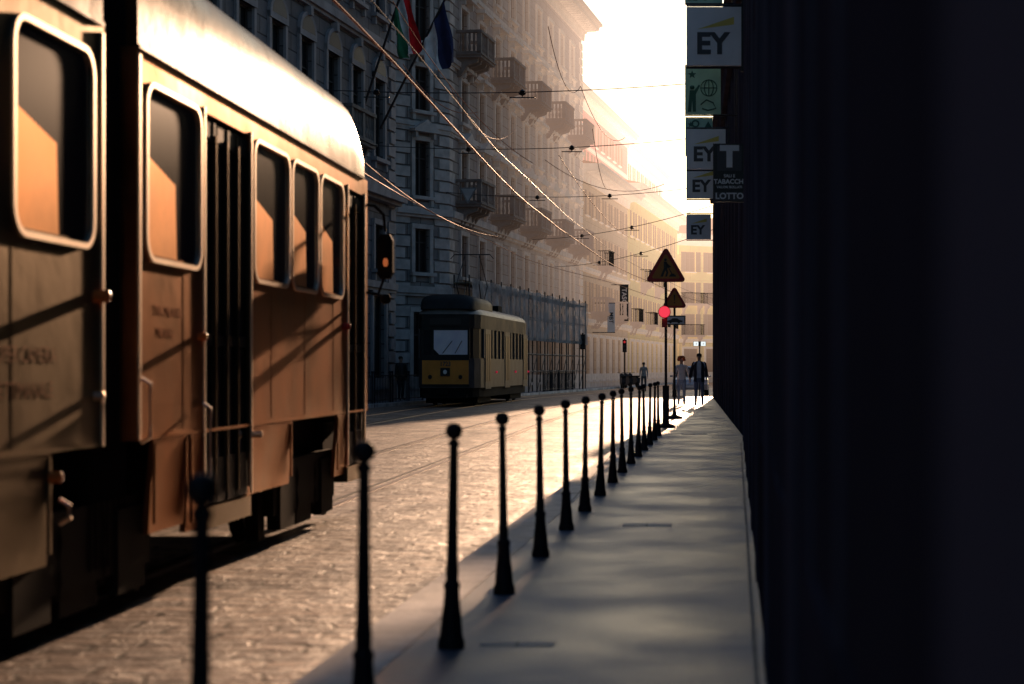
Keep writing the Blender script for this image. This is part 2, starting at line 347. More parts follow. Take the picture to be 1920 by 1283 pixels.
def facade(par,o,rot,L,H,depth,floors,cols,wallm,trim,corn=.8,courses=(),roof=True,quoin=False,shut=None,q=.25):
    shut=shut or M['shut']; c,s=math.cos(rot),math.sin(rot)
    def T(x,y,z): return (o[0]+c*x-s*y,o[1]+s*x+c*y,z)
    ops=[]
    for (z0,h,ww,st,bal,iron) in floors:
        for ci,cx in enumerate(cols): ops.append((cx-ww/2,cx+ww/2,z0,z0+h))
    g=G(); zs=sorted(set([-.13,H]+[f[0] for f in floors]+[f[0]+f[1] for f in floors]))
    for za,zb in zip(zs,zs[1:]):
        row=sorted([(p[0],p[1]) for p in ops if p[2]<=za+1e-6 and p[3]>=zb-1e-6]); x=0
        for (a,b) in row:
            g.quad((x,0,za),(a,0,za),(a,0,zb),(x,0,zb)); x=b
        g.quad((x,0,za),(L,0,za),(L,0,zb),(x,0,zb))
    for a,b,z0,z1 in ops:
        g.quad((a,0,z0),(a,q,z0),(a,q,z1),(a,0,z1)); g.quad((b,q,z0),(b,0,z0),(b,0,z1),(b,q,z1))
        g.quad((a,0,z0),(b,0,z0),(b,q,z0),(a,q,z0)); g.quad((a,q,z1),(b,q,z1),(b,0,z1),(a,0,z1))
    g.quad((0,depth,-.13),(0,0,-.13),(0,0,H),(0,depth,H)); g.quad((L,0,-.13),(L,depth,-.13),(L,depth,H),(L,0,H))
    g.quad((L,depth,-.13),(0,depth,-.13),(0,depth,H),(L,depth,H)); g.quad((0,0,H),(L,0,H),(L,depth,H),(0,depth,H))
    ob('wall',g.mesh('wall',[wallm]),par,T(0,0,0),rot)
    g=G()
    if corn:
        pr=[(-.003,H-1.0),(-.12,H-1.0),(-.16,H-.55),(-.3,H-.5),(-.3,H-.42),(-corn*.8,H-.36),(-corn*.85,H-.15),(-corn,H-.1),(-corn,H+.05),(-.003,H+.06)]
        g.prism([(p[0],p[1]) for p in pr],'x',-.3*corn,L+.3*corn)
        k=.2
        while k<L and corn>.3: g.box(k,k+.22,-corn*.72,-.3,H-.5,H-.362); k+=.62
    for (z,pj,hh) in courses: g.box(-.02,L+.02,-pj,-.002,z,z+hh); g.box(-.02,L+.02,-pj*.6,-.002,z-.12,z-.002)
    if courses: g.box(-.01,L+.01,-.12,-.002,-.13,.9)
    if quoin:
        k=1.0; i=0
        while k<H-1.2:
            ww=.9 if i%2 else .6
            g.box(-.02,ww,-.075,-.002,k,k+.42); g.box(L-ww,L+.02,-.075,-.002,k,k+.42); k+=.5; i+=1
    if g.v: ob('cornice',g.mesh('cornice',[trim]),par,T(0,0,0),rot)
    if roof:
        g=G(); e=corn*.9
        g.prism([(-e,H+.065),(depth+.3,H+.065),(depth*.5,H+.065+depth*.22)],'x',-.2,L+.2)
        r_=ob('roof',g.mesh('roof',[M['roof']]),par,T(0,0,0),rot)
    for (z0,h,ww,st,bal,iron) in floors:
        me=winmesh(ww,h,st,trim,M['frame'],shut)
        for ci,cx in enumerate(cols):
            ob('window',me,par,T(cx,0,z0),rot)
            if bal and ci in bal:
                ob('balcony',balcmesh(ww+1.1 if iron else ww+1.5,1.15 if not iron else .8,trim,iron),par,T(cx,0,z0-.02),rot)
def building(d0,off,theta,name,label,**k):
    x=Lf(d0)+off; e=empty(name,(x,d0,0),math.pi/2-theta,label,'building'); facade(e,(0,0),0,**k); return e
def chimney(par,x,y,z,h=1.6):
    g=G(); g.box(x-.35,x+.35,y-.3,y+.3,z,z+h); g.box(x-.42,x+.42,y-.37,y+.37,z+h+.002,z+h+.12)
    for q in (-.18,.18): g.lathe([(.1,z+h+.122),(.08,z+h+.45)],8,0,(x+q,y))
    ob('chimney',g.mesh('chimney',[M['roof']]),par)
TH=math.atan(.113)
B1len=(66.8-44)/math.cos(TH)
building(0,0,TH,'apartment_building','grey stone palazzo with tall windows beside the tram line',L=43.8,H=22,depth=12,
  floors=[(.6,3,1.5,'plain',None,0),(5.4,2.4,1.2,'hood',None,0),(9.6,2.4,1.2,'hood',None,0),(13.8,2.2,1.2,'plain',None,0),(17.8,2,1.2,'plain',None,0)],
  cols=[2+3.1*k for k in range(13)],wallm=M['wB0'],trim=M['trimd'],courses=[(4.4,.2,.3),(8.6,.2,.25),(17,.15,.2)])
building(44,0,TH,'apartment_building','dark grey rusticated stone palazzo with arched and hooded windows',L=B1len,H=25,depth=12,
  floors=[(.6,3.4,1.6,'plain',None,0),(5.0,1.7,1.2,'plain',None,0),(9.2,3.0,1.25,'arch',{5},0),(14.6,2.6,1.2,'pediment',None,0),(19.2,2.2,1.2,'hood',None,0)],
  cols=[1.6+2.75*k for k in range(8)],wallm=M['wB1'],trim=M['trimd'],courses=[(4.3,.18,.25),(7.7,.55,.45),(13.4,.25,.3),(18.3,.2,.25)],quoin=True)
B2=building(75.2,0,TH,'corner_apartment_building','large beige stone palazzo with rows of stone balconies and heavy cornice',L=34,H=23.2,depth=12,
  floors=[(.5,3.2,1.7,'plain',None,0),(5.4,1.9,1.2,'plain',None,0),(8.7,2.4,1.25,'pediment',{0,2,4,6,8},0),(12.4,1.9,1.2,'hood',None,0),(15.4,2.2,1.25,'hood',{0,2,4,6,8},0),(19.2,2.0,1.2,'plain',None,0)],
  cols=[2.8+3.45*k for k in range(9)],wallm=M['wB2'],trim=M['trim'],corn=1.3,courses=[(4.5,.22,.3),(7.9,.3,.3),(11.7,.15,.2),(14.8,.2,.22),(18.4,.2,.2)],quoin=True)
cl=3.3; ca=-(R(36)-TH)
ox,oy=-cl*math.cos(ca),-cl*math.sin(ca)
facade(B2,(ox,oy),ca,cl,23.2,8,[(.5,3.2,1.1,'plain',None,0),(5.4,1.9,.9,'plain',None,0),(8.7,2.4,.9,'pediment',None,0),(12.4,1.9,.9,'hood',None,0),(15.4,2.2,.9,'hood',None,0),(19.2,2.0,.9,'plain',None,0)],[1.65],M['wB2'],M['trim'],1.15,
  courses=[(4.5,.22,.3),(7.9,.3,.3),(11.7,.15,.2),(14.8,.2,.22),(18.4,.2,.2)],roof=False,quoin=True)
building(109.4,0,TH,'low_building','lower ochre building with tiled eaves and small windows',L=19.6,H=14.3,depth=1.9,
  floors=[(.5,2.8,1.8,'plain',None,0),(4.9,2,1.1,'shutter',{1,4},0),(8.2,1.9,1.1,'shutter',{2},1),(11.2,1.6,1.1,'shutter',None,0)],
  cols=[1.6+2.7*k for k in range(7)],wallm=M['wB3'],trim=M['trim'],corn=1.3,courses=[(4.2,.35,.25),(7.6,.2,.2)])
B4=building(110.5,-2,TH,'apartment_building','tall pink plastered house rising behind the lower roof',L=32,H=20.6,depth=10,
  floors=[(14.9,1.9,1.1,'shutter',None,0),(17.6,1.5,1.1,'shutter',None,0)],cols=[1.6+2.9*k for k in range(10)],wallm=M['wB4'],trim=M['trim'],corn=1.0,courses=[(17.1,.1,.15)])
chimney(B4,8,2.5,21.2); chimney(B4,22,2.5,21.2,1.3)
building(129.2,0,TH,'apartment_building','yellow plastered house with shutters and a jutting cornice',L=31.5,H=15.2,depth=1.9,
  floors=[(.5,2.8,1.8,'plain',None,0),(4.8,2,1.1,'shutter',{0,3,6,8},1),(8.1,2,1.1,'shutter',{2,5},1),(11.4,1.9,1.1,'shutter',None,0)],
  cols=[1.8+2.9*k for k in range(10)],wallm=M['wB5'],trim=M['trim'],corn=1.2,courses=[(4.1,.2,.25)])
B6=building(143.5,-5,TH,'apartment_building','cream plastered house standing tall behind the yellow one',L=46,H=22.5,depth=10,
  floors=[(16.3,1.9,1.1,'shutter',None,0),(19.2,1.6,1.1,'shutter',None,0)],cols=[1.6+2.9*k for k in range(15)],wallm=M['wB6'],trim=M['trim'],corn=.8)
chimney(B6,12,2.5,23.1); chimney(B6,30,2.5,23.1,1.9)
e=empty('apartment_building',(-.7,161.5,0),math.pi/2-R(58),'yellow ochre house with balconies closing the street bend','building')
facade(e,(0,0),0,16,13.9,10,[(.5,2.6,1.6,'plain',None,0),(4.4,2,1.1,'shutter',{0,2,4},1),(7.4,2,1.1,'shutter',{0,1,2,3},1),(10.4,1.9,1.1,'shutter',None,0)],[1.3+2.5*k for k in range(6)],M['wB5'],M['trim'],.9,courses=[(3.8,.2,.25)])
def dark_building(p0,p1,H,label,depth=10):
    p0=Vector(p0);p1=Vector(p1); u=(p0-p1); L=u.length; rot=math.atan2(u.y,u.x)
    e=empty('dark_stone_building',(p1.x,p1.y,0),rot,label,'building')
    n=int(L/3.2); cols=[1.6+3.2*k for k in range(n)]
    facade(e,(0,0),0,L,H,depth,[(.9,2.9,1.7,'flat',None,0),(5.6,2.4,1.3,'flat',None,0)],cols,M['wR'],M['trimR'],.10,courses=[],roof=True,q=.014)
    for k in range(n+1):
        x=3.2*k
        if L-x<2.2: continue
        g=G(); g.box(x-.28,x+.28,-.012,-.002,.02,H-1.1); ob('pilaster',g.mesh('pilaster',[M['trimR']]),e)
    return e
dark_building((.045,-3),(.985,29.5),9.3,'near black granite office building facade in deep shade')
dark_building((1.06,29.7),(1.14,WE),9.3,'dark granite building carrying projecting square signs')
# ---------------------------------------------------------------- bollards
gb=G(); gb.lathe([(.027,.30),(.030,.36),(.026,.40),(.023,.6),(.019,.92),(.025,.925),(.025,.94),(.014,.955)],16,flute=.1)
ms=gb.mesh('bollard',[M['iron']],True)
gb=G(); gb.ball((0,0,.992),.040,0,14); mf=gb.mesh('finial',[M['iron']],True)
gb=G(); gb.lathe([(.062,0),(.062,.03),(.052,.06),(.046,.14),(.038,.20),(.034,.27),(.038,.28),(.038,.295),(.028,.31)],16); mb=gb.mesh('base',[M['iron']],True)
for i in range(16):
    d_=4.07+1.87*i+random.uniform(-.06,.06)
    if i==0:
        o=ob('bollard',ms,None,(bx(d_),d_,0),0,'slim black cast iron bollard with ball top on the pavement edge','bollard','bollards along the kerb')
        c1=ob('finial',mf,o); c2=ob('base',mb,o); first=(o,c1,c2)
        o.rotation_euler=(0,R(.6),0)
    else:
        o=first[0].copy(); o.location=(bx(d_),d_,0); o.rotation_euler=(R(random.uniform(-.8,.8)),R(random.uniform(-.3,1.8)),random.uniform(0,3)); COL.objects.link(o)
        for c in first[1:]:
            k=c.copy(); k.parent=o; COL.objects.link(k)
# ---------------------------------------------------------------- NEAR TRAM
OT=(1,.68,.46)
M['tA']=mat('tram_paint_brown_orange',(.215,.078,.032),.40,.7,.65,1.0,.16,2.5,.4,rvar=.10,tint=OT)
M['tB']=mat('tram_paint_dark_green',(.046,.040,.027),.40,.5,.6,1.0,.16,2.5,.3,rvar=.10,tint=(.9,.7,.5))
M['tRoof']=mat('tram_roof_paint',(.075,.034,.016),.30,.0,.5,1.0,.16,4,.08,rvar=.07,tint=OT)
M['alu']=mat('aluminium_frame',(.95,.76,.60),.42,1,.1)
M['rub']=mat('black_rubber',(.010,.010,.010),.6,spec=.2)
M['under']=mat('underframe_grime',(.014,.012,.011),.85,spec=.12)
M['wheel']=mat('wheel_grime',(.02,.017,.015),.7,.1,spec=.2)
M['redfade']=mat('faded_red_lettering',(.30,.055,.025),.43,.6,.3,tint=OT)
M['redfade2']=mat('faded_red_lettering_on_green',(.14,.04,.022),.43,.4,.3,tint=OT)
M['amber']=mat('amber_lens',(.7,.2,.05),.2)
XS=-3.14
tram=empty('tram',(-4.3,0,-.12),0,'brown and dark green articulated tram with aluminium window frames','tram')
def tloc(x,y,z): return (x+4.3,y,z+.12)
wins_f=[(9.90,11.04),(12.37,13.5),(13.56,14.56),(14.62,15.62)]
def rring(y0,y1,z0,z1,r,x,n=5):
    pts=[]
    for (cy,cz,a0) in ((y1-r,z1-r,0),(y0+r,z1-r,90),(y0+r,z0+r,180),(y1-r,z0+r,270)):
        for k in range(n+1):
            a=R(a0+90*k/n); pts.append((x,cy+r*math.cos(a),cz+r*math.sin(a)))
    return pts
def side(d0,d1,opens,z0,z1,m,name):
    g=G(); X=XS
    zs=sorted(set([z0,z1]+[o[2] for o in opens]+[o[3] for o in opens]))
    for a,b in zip(zs,zs[1:]):
        if b<=z0 or a>=z1: continue
        row=sorted([(o[0],o[1]) for o in opens if o[2]<=a+1e-6 and o[3]>=b-1e-6]); y=d0
        for (p,q) in row:
            if p>y: g.quad(tloc(X,y,a),tloc(X,p,a),tloc(X,p,b),tloc(X,y,b))
            y=q
        if d1>y: g.quad(tloc(X,y,a),tloc(X,d1,a),tloc(X,d1,b),tloc(X,y,b))
    for o in opens:
        a,b,c,e_=o; q=X-.06
        g.quad(tloc(X,a,c),tloc(q,a,c),tloc(q,a,e_),tloc(X,a,e_)); g.quad(tloc(q,b,c),tloc(X,b,c),tloc(X,b,e_),tloc(q,b,e_))
        g.quad(tloc(X,a,c),tloc(X,b,c),tloc(q,b,c),tloc(q,a,c)); g.quad(tloc(X,a,e_),tloc(q,a,e_),tloc(q,b,e_),tloc(X,b,e_))
    XL=-5.46
    g.quad(tloc(XL,d1,z0),tloc(XL,d0,z0),tloc(XL,d0,z1),tloc(XL,d1,z1))
    for yy in (d0,d1): g.quad(tloc(XL,yy,z0),tloc(X,yy,z0),tloc(X,yy,z1),tloc(XL,yy,z1))
    g.quad(tloc(XL,d0,z0),tloc(X,d0,z0),tloc(X,d1,z0),tloc(XL,d1,z0))
    g.box(X+4.3-.001,X+4.3+.006,d0,d1,z0+.12,z0+.14)
    y=d0+.9
    while y<d1-.3:
        if not any(o[0]-.1<y<o[1]+.1 and o[2]<1.2 for o in opens): g.box(X+4.3-.001,X+4.3+.0015,y,y+.01,z0+.16,1.98)
        y+=1.13
    return ob(name,g.mesh(name,[m]),tram)
def tramwin(y0,y1):
    g=G()
    o1=rring(y0,y1,1.90,2.96,.15,XS+.014); i1=rring(y0+.030,y1-.030,1.930,2.930,.12,XS+.014)
    o0=rring(y0,y1,1.90,2.96,.15,XS-.002); i0=rring(y0+.030,y1-.030,1.930,2.930,.12,XS-.03)
    T=lambda r:[tloc(*p) for p in r]
    g.loft([T(o0),T(o1),T(i1),T(i0)],cap=False)
    fr=ob('window',g.mesh('window',[M['alu']],True),tram)
    g=G(); X=XS-.004
    g.quad(tloc(X,y0+.045,1.945),tloc(X,y1-.045,1.945),tloc(X,y1-.045,2.915),tloc(X,y0+.045,2.915),0)
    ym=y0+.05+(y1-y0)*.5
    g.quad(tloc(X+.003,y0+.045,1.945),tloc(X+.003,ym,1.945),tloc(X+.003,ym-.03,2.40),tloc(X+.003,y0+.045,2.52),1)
    ob('glass',g.mesh('glass',[M['glassb'],M['glassreflect']]),fr)
opn=[(a+.045,b-.045,1.945,2.915) for a,b in wins_f]
door=(11.14,12.28,.40,2.95); fdoor=(15.85,16.62,.40,2.95)
side(9.75,16.8,opn+[(door[0],door[1],.86,door[3]),(fdoor[0],fdoor[1],.86,fdoor[3])],.86,3.12,M['tA'],'front_body')
wl=[(7.94-1.35*k,9.04-1.35*k) for k in range(7)]
side(-2,9.2,[(a+.045,b-.045,1.945,2.915) for a,b in wl],.86,3.12,M['tB'],'rear_body')
for a,b in wins_f+wl: tramwin(a,b)
def skirt(y0,y1,z0,z1,m):
    g=G(); g.prism([(XS-.02+4.3,z1+.12),(XS+.0+4.3,z1+.12),(XS-.03+4.3,z0+.12),(XS-.07+4.3,z0+.12)],'y',y0,y1)
    g.box(XS+4.3-.01,XS+4.3+.006,y0+.02,y0+.05,z0+.18,z1+.1); g.box(XS+4.3-.01,XS+4.3+.006,y1-.05,y1-.02,z0+.18,z1+.1)
    ob('skirt',g.mesh('skirt',[m]),tram)
skirt(-2,4.5,.45,.855,M['tB']); skirt(6.6,8.45,.30,.855,M['tB']); skirt(10.05,10.75,.30,.855,M['tA']); skirt(12.3,13.6,.36,.855,M['tA']); skirt(15.35,15.8,.30,.855,M['tA'])
skirt(10.8,11.12,.24,.855,M['tA'])
def roof(d0,d1,m,taper=False):
    g=G()
    half=[(1.16,3.12),(1.16,3.30),(1.155,3.46),(1.135,3.60),(1.095,3.71),(1.03,3.79),(.9,3.84),(.5,3.88),(0,3.90)]
    pr=half+[(-x,z) for x,z in half[:-1][::-1]]
    ys=[d0]+[d1-.0] if not taper else [d0,d1-.62,d1-.45,d1-.28,d1-.1,d1+.02]
    dr=[0,0] if not taper else [0,0,.03,.09,.16,.22]
    rings=[[(x*(1-dz*.12),y,3.24+(z-3.12)*(1-dz*1.9)) for x,z in pr] for y,dz in zip(ys,dr)]
    g.loft(rings,closed=False)
    g.poly(rings[0]); g.poly(rings[-1][::-1])
    for k in range(int(d0),int(d1)):
        if k>d0+.3 and k<d1-1.3 and k%2: 
            q=[(x*1.003,z+.004) for x,z in pr]; g.loft([[(x,y,z+.12) for x,z in q] for y in (k,k+.02)],closed=False)
    ob('roof',g.mesh('roof',[m],True),tram)
roof(-2,9.18,M['tRoof']); roof(9.77,16.78,M['tRoof'],True)
for bx_ in ((10.4,12.4),(5,8)):
    g=G(); g.box(-.7,.6,bx_[0],bx_[1],4.0,4.15); ob('roof_equipment',g.mesh('roof_equipment',[M['tRoof']]),tram)
for (a,b) in ((9.77,16.6),(-2,9.18)):
    g=G(); g.box(1.155,1.172,a,b,3.235,3.255); ob('gutter',g.mesh('gutter',[M['tRoof']]),tram)
g=G(); ys=[9.2+.57*i/12 for i in range(13)]
rings=[]
for i,y in enumerate(ys):
    q=.14 if i%2 else .07
    rings.append([(-1.16+q,y,.3),(1.16-q,y,.3),(1.16-q,y,3.5),(1.0-q,y,3.85),(-1.0+q,y,3.85),(-1.16+q,y,3.5)])
g.loft(rings); ob('bellows',g.mesh('bellows',[M['rub']]),tram)
def dooru(a,b,n):
    g=G(); X=XS+4.3
    g.box(X-.06,X-.05,a,b,.46,3.06,0)
    wdt=(b-a)/n
    for k in range(n):
        y=a+k*wdt; xo=.008*(k%2)
        g.box(X-.05,X-.008-xo,y+.008,y+.05,.5,3.03,0); g.box(X-.05,X-.008-xo,y+wdt-.05,y+wdt-.008,.5,3.03,0)
        g.box(X-.05,X-.012,y+.05,y+wdt-.05,.5,.80,0); g.box(X-.05,X-.012,y+.05,y+wdt-.05,1.55,1.62,0); g.box(X-.05,X-.012,y+.05,y+wdt-.05,2.9,3.03,0)
        g.box(X-.049,X-.025,y+.05,y+wdt-.05,.80,1.55,1); g.box(X-.049,X-.025,y+.05,y+wdt-.05,1.62,2.9,1)
        g.box(X-.012,X+.004,y+wdt-.03,y+wdt-.02,.55,2.95,2)
    g.box(X-.14,X-.0,a-.03,b+.03,.34,.48,2)
    ob('door',g.mesh('door',[M['rub'],M['glassb'],M['tB']]),tram)
dooru(door[0],door[1],4); dooru(fdoor[0],fdoor[1],2)
X=XS+4.3
for y in (door[0]-.05,door[1]+.01,fdoor[0]-.05,fdoor[1]+.01): g=G(); g.box(X-.002,X+.012,y,y+.025,.5,3.1); ob('door_trim',g.mesh('door_trim',[M['alu']]),tram)
for y in (9.77,9.15): g=G(); g.box(X-.002,X+.012,y,y+.03,.98,3.2); ob('end_strip',g.mesh('end_strip',[M['alu']]),tram)
g=G(); g.box(-.9,.95,-2,9.0,.40,.97); g.box(-.9,.95,9.9,16.4,.40,.97); g.box(.85,1.02,15.4,16.5,.5,.9)
ob('underframe',g.mesh('underframe',[M['under']]),tram)
for yc in (14.45,9.1,5.4):
    g=G(); g.box(.98,1.08,yc-1.15,yc+1.15,.24,.66); g.box(.92,1.06,yc-.28,yc+.28,.10,.42)
    for s_ in (-.75,.75): g.box(.99,1.10,yc+s_-.24,yc+s_+.24,.12,.60); g.lathe([(.06,.2),(.075,.3),(.06,.4),(.075,.5),(.06,.6)],8,0,(1.02,yc+s_*.45))
    g.box(.90,1.0,yc-1.3,yc-1.1,.06,.6); g.box(.90,1.0,yc+1.1,yc+1.2,.06,.6)
    ob('bogie',g.mesh('bogie',[M['under']]),tram)
g=G(); g.lathe([(.33,-.06),(.33,.0),(.36,.02),(.36,.05)],24)
mw=g.mesh('wheel',[M['wheel']],True)
for y in (13.75,15.15,8.35,9.85,4.7,6.2):
    for sx in (1,-1): ob('wheel',mw,tram,(.74*sx,y,.36),(0,R(-90*sx),0))
def knob(y,z,r,l,m,nm):
    g=G(); X=XS+4.3; g.cyl((X,y,z+.12),(X+l,y,z+.12),r,12); g.ball((X+l,y,z+.12),r*.98,0,12,sx=.5); ob(nm,g.mesh(nm,[m],True),tram)
knob(9.05,1.66,.035,.07,M['amber'],'marker_light'); knob(8.42,.74,.03,.05,M['amber'],'marker_light'); knob(10.98,1.48,.025,.05,M['amber'],'marker_light')
knob(9.06,1.13,.025,.04,M['alu'],'marker_light'); knob(15.6,1.66,.03,.06,M['red'],'marker_light'); knob(12.32,.80,.025,.07,M['alu'],'marker_light')
for (y,z0,z1) in ((9.83,.85,1.22),(11.08,.55,1.05),(8.55,.5,.62)):
    g=G(); g.tube([(X,y,z0+.12),(X+.05,y,z0+.15),(X+.05,y,z1+.09),(X,y,z1+.12)],.014,6); ob('handle',g.mesh('handle',[M['alu']],True),tram)
g=G(); g.tube([(1.12,16.7,3.0),(1.22,16.85,3.0),(1.30,16.9,2.92),(1.32,16.9,2.75)],.016,6); g.tube([(1.12,16.7,2.15),(1.25,16.88,2.12),(1.31,16.9,2.3)],.014,6)
g.prism([(1.25,2.34),(1.28,2.28),(1.37,2.28),(1.40,2.34),(1.40,2.66),(1.37,2.72),(1.28,2.72),(1.25,2.66)],'y',16.84,16.93)
mi=ob('mirror',g.mesh('mirror',[M['under']]),tram)
g=G(); g.box(1.265,1.385,16.833,16.839,2.32,2.68); ob('mirror_glass',g.mesh('mirror_glass',[M['under']]),mi)
g=G(); g.ball((1.335,16.82,2.44),.026,0,10,sz=1.9); ob('mirror_glint',g.mesh('mirror_glint',[mat('amber_glint',(.8,.2,.05),.3,emit=(1,.25,.08),es=.3)],True),mi)  # glowing amber ball imitates the orange glint on the mirror box
g=G(); g.ball((1.33,16.86,2.08),.055,0,12); g.cyl((1.2,16.84,2.14),(1.33,16.86,2.1),.015); ob('lamp',g.mesh('lamp',[M['wheel']],True),tram)
RZ=(R(90),0,R(90))
for (s,y,z,sz,mm) in (("SUPER CAMERA",8.1,1.34,.115,'redfade2'),("SETTIMANALE",8.1,1.17,.115,'redfade2'),("TIVA MILANO",10.35,1.62,.09,'redfade'),("MILANO",10.3,1.49,.09,'redfade')):
    ob('lettering',textmesh(s,sz,M[mm],-.01,.0003),tram,(XS+4.3+.002,y,z+.12),RZ)
# ---------------------------------------------------------------- FAR TRAM
M['ft1']=mat('old_tram_dark_green',(.028,.03,.03),.55,0,.2,2,spec=.15,rvar=.05)
M['ft2']=mat('old_tram_grey_lower',(.075,.078,.085),.5,0,.25,2,spec=.2)
M['ftw']=mat('old_tram_side_glass',(.02,.02,.024),.4,0,.2,2,spec=.1)
M['fto']=mat('old_tram_orange_panel',(.72,.27,.03),.5,0,.12,2)
M['ftg']=mat('tram_windscreen',(.88,.86,1.0),.3,0,.1,2)  # pale violet base stands in for the bright reflection on the glass
FX,FY=-8.65,61.3
t2=empty('tram',(FX,FY,-.12),-math.atan(.045),'old dark green tram with orange front panel and rounded roof','tram')
t2.scale=(1,1,1.13)
def plan(y): return interp([(0,.86),(.25,1.0),(.8,1.14),(1.6,1.18),(12,1.18),(13,1.1),(13.6,.85)],y)
def hull(z0,z1,m,nm,inset=0,ys=None,zt=0):
    g=G(); ys=ys or [0,.12,.25,.5,.8,1.2,1.6,4,8,12,12.6,13,13.4,13.6]
    pts=[(plan(y)-inset,y) for y in ys]; full=[(x,y) for x,y in pts]+[(-x,y) for x,y in pts[::-1]]
    g.prism(full,'z',z0,z1); return ob(nm,g.mesh(nm,[m]),t2)
hull(.30,.6,M['under'],'bumper',.06); hull(.6,1.55,M['ft2'],'lower_body'); hull(1.55,2.5,M['ftw'],'cabin',.05); hull(2.5,2.95,M['ft1'],'upper_body')
g=G(); rings=[]
for y,k in ((-.02,.02),(.15,.55),(.6,.85),(1.4,1),(12.4,1),(13.2,.8),(13.6,.05)):
    hw=plan(max(0,y)); rings.append([(hw*math.cos(a),y,2.95+.36*k*math.sin(a)) for a in [math.pi*i/12 for i in range(13)]])
g.loft(rings,closed=False); g.poly(rings[0]); ob('roof',g.mesh('roof',[mat('old_tram_roof',(.20,.18,.16),.45,0,.2,2)],True),t2)
g=G(); rings=[]
for y,k in ((.0,.05),(.15,.55),(.5,1),(4.4,1),(4.8,.7),(5.0,.05)):
    rings.append([(1.0*(.8+.2*k)*(1 if math.cos(a)>=0 else -1)*abs(math.cos(a))**.55,y,3.1+.50*k*(abs(math.sin(a))**.5)) for a in [math.pi*i/14 for i in range(15)]])
g.loft(rings,closed=False); ob('roof_hood',g.mesh('roof_hood',[M['ft1']],True),t2)
for (a,b) in ((6.2,7.4),(9,10)): g=G(); g.box(-.5,.5,a,b,3.28,3.5); ob('roof_box',g.mesh('roof_box',[M['under']]),t2)
g=G(); g.prism([(-.84,.72),(.84,.72),(.84,1.48),(-.84,1.48)],'y',-.05,.02,0); g.box(-.88,.88,-.065,.01,1.49,1.57,1); g.box(-.88,.88,-.065,.01,.64,.71,1)
for x in (-.55,.55): g.cyl((x,-.05,.95),(x,-.09,.95),.07,12,1)
fp=ob('front_panel',g.mesh('front_panel',[M['fto'],M['ft1']]),t2)
ob('number',textmesh('1723',.2,M['ink'],.02),fp,(0,-.058,1.36),XZ)
g=G(); g.box(-.17,.17,-.1,-.05,.98,1.24,0); g.cyl((0,-.1,1.11),(0,-.115,1.11),.07,14,1); ob('headlight',g.mesh('headlight',[M['ft1'],M['white']]),t2)
g=G(); g.box(-.88,.88,-.035,.03,1.57,1.66,0); g.box(-.88,.88,-.035,.03,2.44,2.52,0)
for x in (-.88,-.5,.8): g.box(x,x+.08,-.036,.03,1.66,2.44,0)
ws=ob('windscreen_frame',g.mesh('windscreen_frame',[M['ft1']]),t2)
g=G(); g.poly([(-.42,-.03,1.84),(-.22,-.03,1.66),(.8,-.03,1.66),(.8,-.02,2.44),(-.42,-.02,2.44)]); ob('windscreen',g.mesh('windscreen',[M['ftg']]),ws)
g=G(); g.tube([(-.1,-.05,1.7),(.25,-.05,2.1)],.012,5); g.tube([(.35,-.05,1.7),(.6,-.05,2.1)],.012,5); ob('wiper',g.mesh('wiper',[M['black']]),ws)
g=G(); g.box(-.62,.62,-.04,.02,2.58,2.86,0); g.box(-.56,.56,-.045,-.04,2.62,2.82,1); ob('destination_board',g.mesh('destination_board',[M['ft1'],M['black']]),t2)
y=1.3
while y<12.6:
    for sx in (1,-1): g=G(); g.box(sx*1.13,sx*1.19,y,y+.14,1.55,2.5); ob('window_pillar',g.mesh('window_pillar',[M['ft2']]),t2)
    y+=.95
for yy in (1.5,6.3,11.4):
    g=G(); g.box(1.185,1.2,yy,yy+1.3,.55,2.5,0); 
    for k in range(3): g.box(1.2,1.21,yy+.08+.42*k,yy+.38+.42*k,.8,2.35,1)
    ob('side_door',g.mesh('side_door',[M['ft2'],M['ftw']]),t2)
rl=mat('red_glint_glow',(.7,.02,.06),.2,emit=(1,.03,.1),es=.3)
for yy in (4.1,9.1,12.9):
    g=G(); g.ball((1.2,yy,1.1),.05,0,8); ob('red_glint',g.mesh('red_glint',[rl]),t2)  # glowing red balls imitate red light reflected on the tram side
for yy in (1.9,3.6,10,11.7):
    for sx in (1,-1): ob('wheel',mw,t2,(.74*sx,yy,.36),(0,R(-90*sx),0))
g=G(); g.box(-.8,.8,-.25,0,.28,.4); g.box(-.15,.15,-.35,0,.40,.56); ob('coupler',g.mesh('coupler',[M['under']]),t2)
for a in (1.2,9.3): g=G(); g.box(-.95,.95,a,a+3.1,.10,.45); ob('bogie',g.mesh('bogie',[M['under']]),t2)
g=G()
for sx in (-.4,.4):
    g.cyl((sx,5.6,3.3),(sx*1.1,4.6,4.1),.02,6); g.cyl((sx*1.1,4.6,4.1),(sx*.7,5.6,5.15),.016,6)
    g.cyl((sx,5.6,3.3),(sx*1.1,6.6,4.1),.02,6); g.cyl((sx*1.1,6.6,4.1),(sx*.7,5.6,5.15),.016,6)
g.cyl((-.7,5.6,5.17),(.7,5.6,5.17),.02,6); g.cyl((-.7,5.6,5.17),(-.85,5.6,5.02),.016,6); g.cyl((.7,5.6,5.17),(.85,5.6,5.02),.016,6); g.box(-.5,.5,5.3,5.9,3.26,3.36)
ob('pantograph',g.mesh('pantograph',[M['iron2']]),t2)
